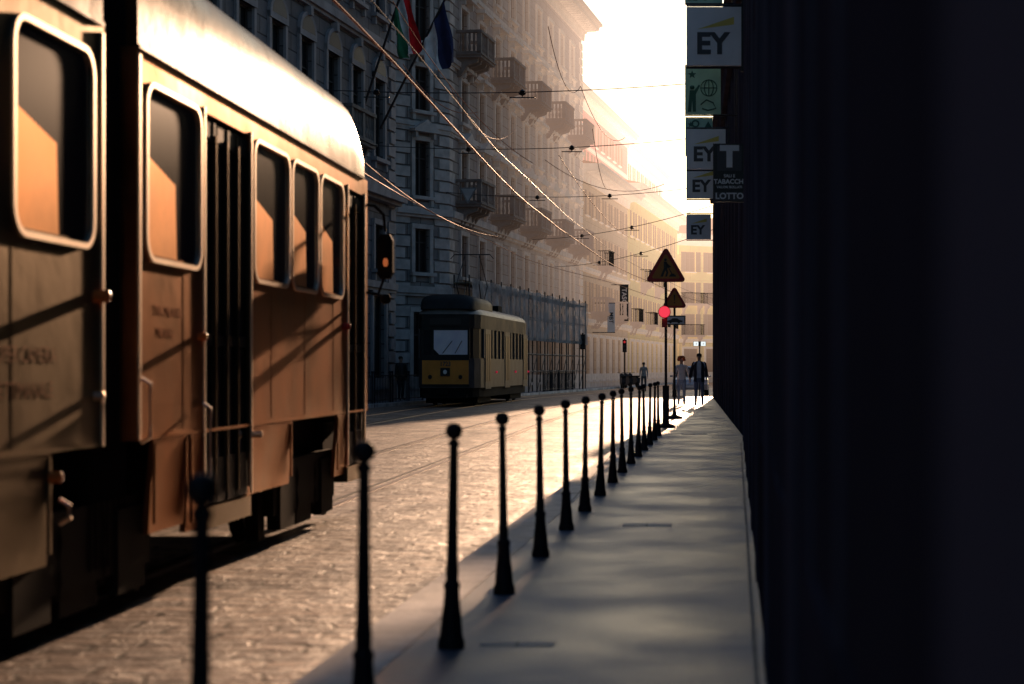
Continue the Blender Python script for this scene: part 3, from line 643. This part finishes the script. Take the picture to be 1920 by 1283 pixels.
# ---------------------------------------------------------------- signs on the right building
def sqsign(y,z,w=.98,h=1.0,label='white square projecting sign with grey letters and yellow beam'):
    wx=wallR(y)
    e=empty('projecting_sign',(wx,y,z),0,label,'sign','square signs projecting from the building')
    g=G(); g.box(-wx,-wx+w,-.03,.03,-h/2,h/2); p=ob('panel',g.mesh('panel',[M['greyp']]),e)
    g=G(); g.cyl((-wx,0,h/2+.03),(.0,0,h/2+.03),.02); g.cyl((-wx,0,-h/2-.03),(.0,0,-h/2-.03),.02); g.box(-.04,.0,-.06,.06,-h/2-.1,h/2+.1); ob('bracket',g.mesh('bracket',[M['iron2']]),e)
    return e,-wx+w/2
for y,z in ((29.1,6.93),(42.7,6.75),(51.6,6.9),(68,6.9)):
    e,cx=sqsign(y,z)
    ob('lettering',textmesh('EY',.50,M['ink'],.035),e,(cx-.05,-.034,-.14),XZ)
    g=G(); g.poly([(cx-.3,-.034,.12),(cx+.32,-.034,.33),(cx+.32,-.034,.20)]); ob('beam_mark',g.mesh('beam_mark',[M['yel']]),e)
for y,z in ((35.8,7.1),(34.0,9.05),(47,7.65)):
    wx=wallR(y); w_=.72
    e=empty('poster_banner',(wx,y,z),0,'pale green illustrated banner hanging from the dark wall','banner')
    g=G(); g.box(-wx-.03,-wx+w_,-.01,.01,-.5,.5); ob('cloth',g.mesh('cloth',[M['pgreen']]),e)
    g=G(); g.cyl((-wx-.03,0,.52),(0,0,.52),.018); g.cyl((-wx-.03,0,-.52),(0,0,-.52),.018); ob('bracket',g.mesh('bracket',[M['iron2']]),e)
    g=G(); c=(-wx+.47,.05)
    for rr in (1,.55): 
        g.tube([(c[0]+.17*rr*math.cos(2*math.pi*k/20),-.02,c[1]+.17*math.sin(2*math.pi*k/20)) for k in range(21)],.009,4)
    g.tube([(c[0]-.17,-.02,c[1]),(c[0]+.17,-.02,c[1])],.009,4); g.tube([(c[0],-.02,c[1]-.17),(c[0],-.02,c[1]+.17)],.009,4)
    st=[]; 
    for k in range(10):
        r_=.09 if k%2==0 else .04; a=math.pi/2+k*math.pi/5; st.append((-wx+.12+r_*math.cos(a),-.02,.33+r_*math.sin(a)))
    g.poly(st)
    g.ball((-wx+.12,-.02,.06),.05,0,8)
    g.poly([(-wx+.07,-.02,.0),(-wx+.17,-.02,.0),(-wx+.26,-.02,.12),(-wx+.29,-.02,.10),(-wx+.2,-.02,-.08),(-wx+.2,-.02,-.45),(-wx+.14,-.02,-.45),(-wx+.12,-.02,-.22),(-wx+.1,-.02,-.45),(-wx+.03,-.02,-.45)])
    g.tube([(-wx+.3,-.02,-.3),(-wx+.42,-.02,-.2),(-wx+.56,-.02,-.26),(-wx+.62,-.02,-.38),(-wx+.45,-.02,-.42),(-wx+.33,-.02,-.38)],.014,4)
    if z>8 : ob('lettering',textmesh('71',.3,M['dgreen'],.03),e,(-wx+.3,-.03,-.35),XZ)
    if y>46: g.poly([(-wx+.5,-.02,.25),(-wx+.7,-.02,.25),(-wx+.6,-.02,.42)]); ob('lettering',textmesh('O',.28,M['dgreen'],.03),e,(-wx+.25,-.03,.34),XZ)
    ob('drawing',g.mesh('drawing',[M['dgreen']]),e)
y=28.2; wx=wallR(y); e=empty('tobacconist_sign',(wx,y,4.5),0,'black vertical projecting sign with white T and lettering','sign')
g=G(); x0=-wx+.44; x1=-wx+.98; cx=(x0+x1)/2
g.box(x0,x1,-.05,.05,-.48,.48,0); g.box(cx-.2,cx+.2,-.055,-.05,.03,.44,1); g.box(x0+.02,x1-.02,-.055,-.05,-.46,-.32,1); ob('panel',g.mesh('panel',[M['black'],M['ink']]),e)
g=G(); g.box(-.12,0,-.03,.03,.3,.36); g.box(-.12,0,-.03,.03,-.36,-.3); ob('bracket',g.mesh('bracket',[M['iron2']]),e)
for s,zz,sz,mt,bo in (('T',.25,.46,'white',.06),('SALI E',-.055,.07,'white',.02),('TABACCHI',-.15,.105,'white',.03),('VALORI BOLLATI',-.24,.055,'greyp',.02),('LOTTO',-.39,.14,'white',.03)):
    ob('lettering',textmesh(s,sz,M[mt],bo),e,(cx,-.062,zz),XZ)
# ---------------------------------------------------------------- roadwork signs
def tri(w,r=.06,zc=0):
    h=w*.866; P=[(-w/2,-h/3),(w/2,-h/3),(0,2*h/3)]; pts=[]
    for i,p in enumerate(P):
        c=(p[0]*(1-2*r/(w*.577)),p[1]*(1-2*r/(w*.577))); a0={0:150,1:270,2:30}[i]
        for k in range(5): a=R(a0+120*k/4); pts.append((c[0]+r*math.cos(a),c[1]+r*math.sin(a)))
    return pts
M['retro']=mat('red_lamp',(.9,.05,.08),.3,emit=(1,.05,.09),es=.9)
M['redsig']=mat('red_signal_lens',(.7,.03,.04),.3,emit=(1,.05,.05),es=.35)
def trisign(x,y,zc,w,label,pic,base=0.,extra=None):
    e=empty('warning_sign',(x,y,0),0,label,'road sign')
    g=G(); g.cyl((0,.04,base),(0,.04,zc+w*.4),.03,10); ob('pole',g.mesh('pole',[M['iron2']],True),e)
    g=G(); g.lathe([(.2,0),(.2,.05),(.06,.1),(.04,.2)],12,c=(0,.04)); ob('foot',g.mesh('foot',[M['iron']]),e)
    g=G(); g.prism([(p[0],p[1]+zc) for p in tri(w)],'y',-.012,.0); ob('sign_plate',g.mesh('sign_plate',[M['red']]),e)
    g=G(); g.prism([(p[0],p[1]+zc) for p in tri(w*.70,.03)],'y',-.016,-.0122); ob('sign_field',g.mesh('sign_field',[M['oy']]),e)
    g=G(); s=w
    if pic=='man':
        def pl(pp): g.prism([(a*s,b*s+zc) for a,b in pp],'y',-.019,-.0163)
        g.cyl((-.01*s,-.0163,.24*s+zc),(-.01*s,-.019,.24*s+zc),.035*s,10)
        pl([(-.05,.2),(.02,.2),(.06,.06),(.02,.02),(-.05,.03)])
        pl([(-.05,.03),(.01,.03),(-.03,-.06),(-.07,-.16),(-.13,-.16),(-.09,-.05)])
        pl([(-.02,.03),(.03,.03),(.06,-.06),(.03,-.16),(-.02,-.16),(.01,-.06)])
        pl([(.0,.19),(.12,.08),(.1,.05),(-.01,.14)]); pl([(.03,.15),(.17,-.12),(.15,-.13),(.01,.13)])
        pl([(.07,-.16),(.11,-.1),(.17,-.08),(.23,-.12),(.25,-.16)])
    else:
        g.prism([(-.03*s,.22*s+zc),(.03*s,.22*s+zc),(.018*s,-.02*s+zc),(-.018*s,-.02*s+zc)],'y',-.019,-.0163); g.cyl((0,-.0163,-.09*s+zc),(0,-.019,-.09*s+zc),.03*s,10)
    ob('pictogram',g.mesh('pictogram',[M['black']]),e)
    return e
e=trisign(-.44,36.6,3.38,.90,'red bordered triangular roadworks sign with digging man on slim pole','man')
g=G(); g.cyl((-.03,-.08,2.48),(-.03,-.02,2.48),.12,16); ob('warning_lamp',g.mesh('warning_lamp',[M['retro']]),e)
g=G(); g.cyl((-.03,-.02,2.48),(-.03,.05,2.48),.135,16); g.box(-.09,.03,-.01,.08,2.15,2.34); ob('lamp_housing',g.mesh('lamp_housing',[M['red']]),e)
g=G(); g.box(-.07,.07,.0,.1,0,.9); ob('post_sleeve',g.mesh('post_sleeve',[M['iron']]),e)
e=trisign(-.30,43,2.98,.66,'red bordered triangular danger sign with exclamation mark and plate below','!')
g=G(); g.box(-.25,.28,-.012,0,2.36,2.6,0); g.box(-.22,.25,-.014,-.0125,2.39,2.57,1); ob('sub_plate',g.mesh('sub_plate',[M['black'],M['greyp']]),e)
g=G(); g.prism([(-.18,2.43),(.2,2.43),(.2,2.47),(.12,2.49),(.07,2.53),(-.05,2.53),(-.1,2.49),(-.18,2.47)],'y',-.018,-.0145)
for x in (-.1,.11): g.cyl((x,-.0145,2.43),(x,-.019,2.43),.03,10)
ob('pictogram',g.mesh('pictogram',[M['black']]),e)
# ---------------------------------------------------------------- overhead line
M['copper']=mat('contact_wire_copper',(.66,.26,.15),.6,.1,.1,spec=.3)
def pt(b,e,d): return (b*d,d,1.28+e*d)
def sag(p,q,s,n=14):
    p=Vector(p);q=Vector(q); return [tuple(p.lerp(q,i/n)-Vector((0,0,4*s*(i/n)*(1-i/n)))) for i in range(n+1)]
def wire(pts,r,m,label,name='overhead_wire'):
    g=G(); g.tube(pts,r,6); return ob(name,g.mesh(name,[m],True),None,(0,0,0),0,label,'overhead wire','tram overhead wires')
cw=[(trackA(d),d,5.72-.05*math.sin(d*.2)) for d in range(-5,130,3)]; wire(cw,.017,M['copper'],'copper contact wire hung above the near tram track')
wire([(p[0]+.06+(.25 if p[1]>40 else .1),p[1],p[2]+.35) for p in cw[::2]],.009,M['iron2'],'thin carrier wire above the contact wire')
cw2=[(trackB(d)+.3,d,6.35-.06*math.sin(d*.17)) for d in range(-5,135,3)]; wire(cw2,.016,M['copper'],'copper contact wire hung above the far tram track')
def span(dl,dr,z,s=.35):
    p=(Lf(dl)-.05,dl,z); q=(wallR(dr)+.05,dr,z); o=wire(sag(p,q,s),.014,M['iron2'],'dark steel span wire stretched across the street','span_wire')
    for t in (.35,.62):
        g=G()
        a=Vector(p).lerp(Vector(q),t)-Vector((0,0,4*s*t*(1-t)))
        g.lathe([(.01,-.1),(.08,-.07),(.11,-.03),(.03,0),(.09,.03),(.02,.08)],8,0)
        g.v=[(v[0]+a.x,v[1]+a.y,v[2]+a.z) for v in g.v]
        g.box(a.x-.35,a.x+.35,a.y-.015,a.y+.015,a.z-.16,a.z-.13); g.cyl((a.x,a.y,a.z-.13),(a.x,a.y,a.z),.015)
        ob('insulator',g.mesh('insulator',[M['iron2']]),o)
for dl,dr,z in ((47,47,9.2),(60,58,9.2),(75,72,9.0),(92,72.5,8.2),(100,72.8,7.2)): span(dl,dr,z)
for p,q,s,r in (((-.166,.178,50),(-.122,.150,52),.5,.014),((-.139,.166,50),(-.100,.140,66),.9,.012),((-.081,.200,52),(-.062,.165,62),.9,.012),((-.062,.165,62),(-.036,.135,75),.8,.012),
   ((-.083,.122,66),(-.012,.108,72),.7,.012),((-.055,.140,70),(-.045,.105,80),.8,.012),((-.172,.215,50),(-.09,.12,60),.6,.013),((-.075,.125,60),(-.03,.075,95),.5,.013),((-.188,.12,44),(-.11,.077,66),.4,.013)):
    wire(sag(pt(*p),pt(*q),s),r,M['copper'],'slack feeder cable looping between span wires','feeder_cable')
g=G(); g.prism([(-.32,.28),(.32,.28),(0,-.3)],'y',-.01,.01,0); g.prism([(-.24,.235),(.24,.235),(0,-.2)],'y',-.014,-.0102,1)
ob('hanging_sign',g.mesh('hanging_sign',[M['gut'],M['trim']]),None,pt(-.128,.101,59.9),0,'pale inverted triangular plate hanging from the span wire','sign')
# ---------------------------------------------------------------- flags on grey palazzo
def cloth(p0,w,h,cols,label,loc,ph):
    e=empty('flag',loc,0,label,'flag','flags on the palazzo')
    g=G(); g.cyl((0,0,0),p0,.045,8); g.ball(p0,.08,0,8); ob('flagpole',g.mesh('flagpole',[M['iron2']],True),e)
    a=Vector(p0)*.97; b=Vector(p0)*.66
    n=8
    for ci,mt in enumerate(cols):
        g=G(); rings=[]
        for i in range(n+1):
            t=(ci+i/n)/len(cols); top=a.lerp(b,1-t); row=[]
            for j in range(15):
                u=j/14
                x=top.x+w*u*.35+.10*math.sin(u*6+t*9+ph)*u+(.5-t)*-.25*u; yy=top.y+.16*math.cos(t*14+ph+u*2)*(.3+u*.7); zz=top.z-u*h*(.65+.5*t)
                row.append((x,yy,zz))
            rings.append(row)
        g.loft(rings,closed=False); ob('cloth_stripe',g.mesh('cloth_stripe',[mt],True),e)
fg=mat('flag_green',(.03,.20,.09),.8); fw=mat('flag_white',(.85,.85,.85),.8); fr_=mat('flag_red',(.9,.02,.03),.8); fb=mat('flag_blue',(.02,.028,.10),.8)
cloth((1.75,-1.0,4.6),1.2,2.3,[fg,fw,fr_],'italian tricolour flag hanging from an angled pole',(Lf(63),63,11.0),0)
cloth((2.65,-1.0,4.8),.9,2.0,[fw,fb],'dark blue and white flag hanging from an angled pole',(Lf(65),65,10.4),2)
# ---------------------------------------------------------------- scaffolding
sx0=75.5; e=empty('scaffolding',(Lf(sx0)+.2,sx0,0),math.pi/2-TH,'low scaffolding with dusty mesh cladding along the palazzo ground floor','scaffolding')
SL=30; g=G(); n=14
pm=G(); pm.cyl((0,0,0),(0,0,5.4),.035,6); pmesh=pm.mesh('scaffold_pole',[M['iron2']])
for k in range(n+1):
    for yy in (0,-.68): ob('scaffold_pole',pmesh,e,(SL*k/n,yy,0))
for z in (1.1,2.0,2.85,3.9,5.0):
    for yy in (0,-.68): g.cyl((0,yy,z),(SL,yy,z),.03,6)
for k in range(0,n): g.cyl((SL*k/n,-.70,.1),(SL*(k+1)/n,-.70,2.0),.022,5)
ob('braces',g.mesh('braces',[M['iron2']]),e)
g=G(); g.box(-.1,SL+.1,-.7,.02,2.76,2.82); g.box(-.1,SL+.1,-.72,.02,5.02,5.07); ob('deck',g.mesh('deck',[mat('scaffold_planks',(.2,.16,.11),.8)]),e)
nm_=mat('scaffold_netting',(.36,.37,.38),.9,0,.3,1.2)
nt=nm_.node_tree; N=nt.nodes; L_=nt.links; tr=N.new('ShaderNodeBsdfTransparent'); mxs=N.new('ShaderNodeMixShader'); tcn=N.new('ShaderNodeTexCoord'); nn=N.new('ShaderNodeTexNoise'); nn.inputs['Scale'].default_value=1.6; nn.inputs['Detail'].default_value=6
L_.new(tcn.outputs['Object'],nn.inputs['Vector']); mrr=N.new('ShaderNodeMapRange'); mrr.inputs['From Min'].default_value=.35; mrr.inputs['From Max'].default_value=.65; mrr.inputs['To Min'].default_value=.4; mrr.inputs['To Max'].default_value=.85
L_.new(nn.outputs['Fac'],mrr.inputs['Value']); L_.new(mrr.outputs[0],mxs.inputs[0]); L_.new(tr.outputs[0],mxs.inputs[1]); L_.new(N['Principled BSDF'].outputs[0],mxs.inputs[2]); L_.new(mxs.outputs[0],N['Material Output'].inputs['Surface'])
g=G(); rows=[]
for j in range(13):
    z=2.7+2.5*j/12; rows.append([(SL*i/120,-.80+.05*math.sin(i*1.3+j*.6)+.05*math.sin(i*.39+j*.3)+random.uniform(-.02,.02),z+.06*math.sin(i*.45)*(j/12)) for i in range(121)])
g.loft(rows,closed=False); ob('netting',g.mesh('netting',[nm_],True),e)
# ---------------------------------------------------------------- vertical banners
def vbanner(d,off,zc,w,h,txt,dark,label,vertical=True):
    X=Lf(d)+off; e=empty('shop_banner',(X,d,zc),0,label,'shop sign')
    g=G(); g.box(.1,.1+w,-.03,.03,-h/2,h/2); ob('panel',g.mesh('panel',[M['black'] if dark else M['white']]),e)
    g=G(); g.box(-off,.12+w,-.02,.02,h/2,h/2+.05); g.box(-off,.12+w,-.02,.02,-h/2-.05,-h/2); ob('bracket',g.mesh('bracket',[M['iron2']]),e)
    ob('lettering',textmesh(txt,w*.75,M['white'] if dark else M['ink'],.02),e,(.1+w/2,-.036,0),(R(90),R(90),0))
vbanner(121,.5,5.9,.62,2.5,'TASCHEN',True,'black vertical shop banner with white lettering')
vbanner(113,.9,4.6,.5,1.9,'MBT',False,'white vertical shop banner with dark lettering')
# ---------------------------------------------------------------- people
def person(loc,rot,h,top,leg,hair,label,pose,skin=(.42,.24,.17),coat=None):
    s=h/1.76; hd=pose
    V=[];E=[];Rr=[]
    def v(x,y,z,r,p=None,r2=None):
        V.append((x*s,y*s,z*s)); Rr.append((r*s,(r2 or r)*s))
        if p is not None: E.append((p,len(V)-1))
        return len(V)-1
    pe=v(0,0,.96,.15,None,.11); wa=v(0,0,1.12,.135,pe,.1); ch=v(0,0,1.32,.165,wa,.115); nb=v(0,0,1.47,.075,ch); nk=v(0,-.005,1.53,.055,nb); hl=v(0,-.015,1.60,.07,nk,.08); ht=v(0,-.005,1.68,.075,hl,.09)
    st=hd['stride']
    for sg in (-1,1):
        sh=v(sg*.175,0,1.43,.062,ch); sw=hd['arm'][0 if sg<0 else 1]
        el=v(sg*(.215+sw[2]),sw[0]*.5,1.16,.046,sh); wr=v(sg*(.225+sw[2]*1.5),sw[0],.93+sw[1],.03,el); pa=v(sg*(.225+sw[2]*1.5),sw[0]-.02,.86+sw[1],.034,wr,.02)
        hip=v(sg*.09,0,.90,.098,pe); f=st*sg
        kn=v(sg*.10,f*.45-.03,.50,.063,hip); an=v(sg*.10,f,.09+(.04 if f>0 else 0),.042,kn); toe=v(sg*.115,f-.16,.035,.036,an)
    me=bpy.data.meshes.new('person'); me.from_pydata(V,E,[]); o=bpy.data.objects.new('tmp',me); COL.objects.link(o)
    md=o.modifiers.new('s','SKIN'); md.use_smooth_shade=True
    for i,r in enumerate(Rr): me.skin_vertices[0].data[i].radius=r
    me.skin_vertices[0].data[0].use_root=True
    sb=o.modifiers.new('u','SUBSURF'); sb.levels=2; sb.render_levels=2
    dg=bpy.context.evaluated_depsgraph_get(); dg.update()
    m2=bpy.data.meshes.new_from_object(o.evaluated_get(dg)); bpy.data.objects.remove(o)
    g=G(); g.v=[tuple(q.co) for q in m2.vertices]; g.f=[tuple(p.vertices) for p in m2.polygons]; g.m=[0]*len(g.f)
    for i,p in enumerate(m2.polygons):
        z=p.center.z/s; x=abs(p.center.x)/s
        k=0
        if z>1.5 : k=0
        elif z<.11: k=3
        elif z<.93 and x<.2: k=2
        elif z<.9: k=0
        elif z>=.93: k=1
        g.m[i]=k
    for sg in (-1,1):
        sw=hd['arm'][0 if sg<0 else 1]; cx=sg*(.225+sw[2]*1.5)*s; cy=(sw[0]-.02)*s; cz=(.86+sw[1])*s
        for k,ln in enumerate((.075,.085,.08,.06)):
            yy=cy+(-.027+.018*k)*s; g.tube([(cx,yy,cz-.005*s),(cx-sg*.006*s,yy-.004*s,cz-ln*.6*s),(cx-sg*.022*s,yy-.008*s,cz-ln*s)],.0085*s,5,0)
        g.tube([(cx,cy-.025*s,cz+.03*s),(cx-sg*.01*s,cy-.055*s,cz-.0*s),(cx-sg*.015*s,cy-.06*s,cz-.035*s)],.01*s,5,0)
    g.ball((0,-.105*s,1.625*s),.016*s,0,8,sz=1.5)
    for sg in (-1,1): g.ball((sg*.082*s,0,1.63*s),.02*s,0,8,sx=.5,sz=1.6); g.ball((sg*.032*s,-.09*s,1.655*s),.009*s,3,6)
    g.ball((0,-.092*s,1.575*s),.016*s,4,6,sx=1.4,sz=.4)
    mats=[mat('skin',skin,.5,0,.05),mat('top_cloth',top,.85,0,.15,8),mat('trouser_cloth',leg,.85,0,.15,8),mat('shoe',(.05,.04,.035),.5),mat('lips',(.4,.12,.1),.5)]
    me=g.mesh('person',mats,True)
    p=ob('person',me,None,loc,rot,label,'person')
    g=G()
    if hair=='curly':
        rnd=random.Random(3)
        for k in range(80):
            a=rnd.uniform(0,2*math.pi); b=rnd.uniform(-.3,1.2)
            x=.12*math.cos(b)*math.cos(a); y=.02+.11*math.cos(b)*math.sin(a); z=1.66+.13*math.sin(b)
            if y<-.05 and z<1.71: continue
            g.ball((x*s,y*s,z*s),rnd.uniform(.03,.05)*s,0,6)
        hm=mat('auburn_hair',(.6,.15,.05),.6)
    else:
        g.ball((0,.015*s,1.685*s),.092*s,0,12,sz=.85)
        hm=mat('dark_hair',(.03,.022,.018),.6)
    ob('hair',g.mesh('hair',[hm],True),p)
    if coat:
        g=G(); rings=[]
        for z,rx,ry in ((.80,.185,.135),(.95,.18,.135),(1.12,.165,.125),(1.3,.195,.14),(1.42,.18,.12),(1.49,.09,.08)):
            row=[]
            for k in range(21):
                a=R(-90+24)+k/20*R(360-48); row.append((rx*s*math.cos(a),ry*s*math.sin(a),z*s))
            rings.append(row)
        g.loft(rings,closed=False)
        for sg in (-1,1):
            sw=hd['arm'][0 if sg<0 else 1]
            g.tube([(sg*.15*s,0,1.43*s),(sg*.185*s,0,1.41*s),(sg*(.215+sw[2])*s,sw[0]*.5*s,1.16*s),(sg*(.225+sw[2]*1.5)*s,sw[0]*s,(.95+sw[1])*s)],.058*s,8)
        ob('jacket',g.mesh('jacket',[mat('dark_jacket',coat,.8)],True),p)
    return p
person((-.17,58.5,0),0,1.66,(.85,.83,.86),(.34,.41,.55),'curly','walking woman with curly auburn hair, pale top and jeans',{'stride':-.13,'arm':[(-.1,.02,.02),(.06,0,.05)]},skin=(.6,.36,.27))
person((.43,57.5,0),R(-4),1.78,(.6,.66,.8),(.16,.18,.28),'short','walking man in dark open jacket and dark blue trousers',{'stride':.15,'arm':[(.05,0,.05),(-.08,.02,.02)]},coat=(.025,.025,.04),skin=(.5,.3,.22))
person((Lf(66)+.5,66,0),R(40),1.74,(.05,.05,.06),(.04,.04,.05),'short','standing pedestrian in dark clothes beside the railing',{'stride':.05,'arm':[(.0,0,.0),(0,0,.0)]},coat=(.02,.02,.02))
person((-2.5,100,-.12),R(180),1.74,(.3,.3,.3),(.08,.08,.09),'short','distant pedestrian in grey top crossing the street',{'stride':.12,'arm':[(.05,0,.0),(-.05,0,.0)]})
# ---------------------------------------------------------------- railings
g=G()
for k in range(11): g.cyl((0,.2*k,0),(0,.2*k,1.0),.012,5)
for yy in (0,2.0): g.cyl((0,yy,-.0),(0,yy,1.1),.03,8); g.ball((0,yy,1.13),.045,0,8)
for z in (.12,1.0): g.cyl((0,0,z),(0,2,z),.02,6)
rm=g.mesh('pedestrian_railing',[M['iron']])
for k in range(12):
    d_=50+2.25*k
    if k>7: d_+=24
    ob('pedestrian_railing',rm,None,(Lf(d_)+.88,d_,0),-TH,'black iron pedestrian railing along the far pavement','railing','railings along the far pavement')
# ---------------------------------------------------------------- car
def car(loc,rot,col):
    e=empty('parked_car',loc,rot,'silver hatchback car facing along the street','car'); m=mat('car_paint',col,.25,.4,.05)
    prof=[(-2.0,.35),(-2.05,.6),(-1.95,.85),(-1.15,.97),(1.75,.98),(2.0,.85),(2.05,.4)]
    g=G(); rings=[]
    for x,k in ((-.86,.93),(-.82,1),(.82,1),(.86,.93)): rings.append([(x,p[0]*k,.1+(p[1]-.1)*(1 if abs(x)<.85 else .95)) for p in prof])
    g.loft(rings); ob('body',g.mesh('body',[m]),e)
    g=G()
    g.loft([[(-.78,-1.1,.96),(.78,-1.1,.96),(.78,1.7,.96),(-.78,1.7,.96)],[(-.62,-.35,1.44),(.62,-.35,1.44),(.62,1.35,1.44),(-.62,1.35,1.44)]],0); ob('cabin_glass',g.mesh('cabin_glass',[M['glass']]),e)
    g=G(); g.loft([[(-.64,-.38,1.43),(.64,-.38,1.43),(.64,1.38,1.43),(-.64,1.38,1.43)],[(-.56,-.25,1.49),(.56,-.25,1.49),(.56,1.25,1.49),(-.56,1.25,1.49)]],0)
    for sx in (-1,1):
        g.cyl((sx*.77,-1.08,.96),(sx*.62,-.36,1.44),.03,6); g.cyl((sx*.77,1.68,.96),(sx*.62,1.34,1.44),.04,6)
    ob('roof',g.mesh('roof',[m]),e)
    w_=G(); w_.lathe([(.2,-.09),(.31,-.1),(.32,0),(.31,.1),(.2,.09)],20); wm=w_.mesh('wheel',[M['rub']],True)
    for sx in (-1,1):
        for yy in (-1.3,1.3): ob('wheel',wm,e,(sx*.78,yy,.31),(0,R(90),0))
        g=G(); g.ball((sx*.62,-1.95,.72),.12,0,10,sy=.5,sz=.7); ob('headlight',g.mesh('headlight',[M['white']],True),e)
        g=G(); g.ball((sx*.92,-.75,1.0),.09,0,8,sy=.5,sz=.7); ob('wing_mirror',g.mesh('wing_mirror',[m],True),e)
    g=G(); g.box(-.25,.25,-2.06,-2.04,.45,.56); ob('number_plate',g.mesh('number_plate',[M['white']]),e)
car((.2,84,-.12),0,(.6,.6,.62))
def scooter(loc,rot):
    e=empty('parked_scooter',loc,rot,'dark motor scooter parked at the kerb','scooter','scooters parked at the kerb')
    g=G(); g.prism([(-.75,.35),(-.8,.7),(-.3,.78),(.05,.72),(.1,.35),(.35,.28),(.5,.4),(.6,.95),(.52,.98),(.38,.5),(.2,.22),(-.3,.22)],'x',-.14,.14); ob('body',g.mesh('body',[M['iron2']]),e)
    g=G(); g.box(-.15,.15,-.75,.02,.76,.86); ob('seat',g.mesh('seat',[M['rub']]),e)
    w_=G(); w_.lathe([(.12,-.05),(.24,-.05),(.25,0),(.24,.05),(.12,.05)],16); wm=w_.mesh('wheel',[M['rub']],True)
    for yy in (-.6,.65): ob('wheel',wm,e,(0,yy,.25),(0,R(90),0))
    g=G(); g.tube([(-.32,.45,1.08),(-.05,.52,1.02),(.05,.52,1.02),(.32,.45,1.08)],.018,6); g.ball((0,.58,.95),.09,0,8); g.cyl((0,.55,1),(0,.65,.3),.03,6); ob('handlebar',g.mesh('handlebar',[M['iron2']]),e)
for k in range(3): scooter((Lf(116+2.6*k)+1.55,116+2.6*k,-.12),R(8+10*(k%3)))
def signal(x,y,lit,label):
    e=empty('traffic_light',(x,y,0),0,label,'traffic light'); g=G(); g.cyl((0,.1,0),(0,.1,3.4),.05,8); ob('pole',g.mesh('pole',[M['iron']]),e)
    g=G(); g.box(-.15,.15,-.1,.06,2.4,3.3); 
    for k in range(3): g.cyl((0,-.1,2.55+.29*k),(0,-.22,2.55+.29*k),.12,10)
    ob('signal_head',g.mesh('signal_head',[M['iron']]),e)
    for k in range(3):
        g=G(); g.cyl((0,-.225,2.55+.29*k),(0,-.23,2.55+.29*k),.085,10); ob('lens',g.mesh('lens',[M['redsig'] if (k==2 and lit) else M['black']]),e)
signal(Lf(122)+.8,122,True,'black traffic light showing red beside the far pavement'); signal(Lf(103)+1.1,103,False,'black traffic light on a post by the far pavement')
e=empty('direction_sign',(.62,80,0),0,'pair of small white square signs on a dark post','sign'); g=G(); g.cyl((0,0,-.12),(0,0,2.5),.03,8); g.box(-.3,.3,-.02,.02,2.3,2.52); ob('post',g.mesh('post',[M['iron']]),e)
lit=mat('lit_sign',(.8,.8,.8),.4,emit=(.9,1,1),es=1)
for x in (-.17,.17):
    g=G(); g.box(x-.11,x+.11,-.05,-.021,2.31,2.51); ob('panel',g.mesh('panel',[lit]),e)
    ob('lettering',textmesh('-6',.12,M['ink'],.0),e,(x,-.056,2.41),XZ)
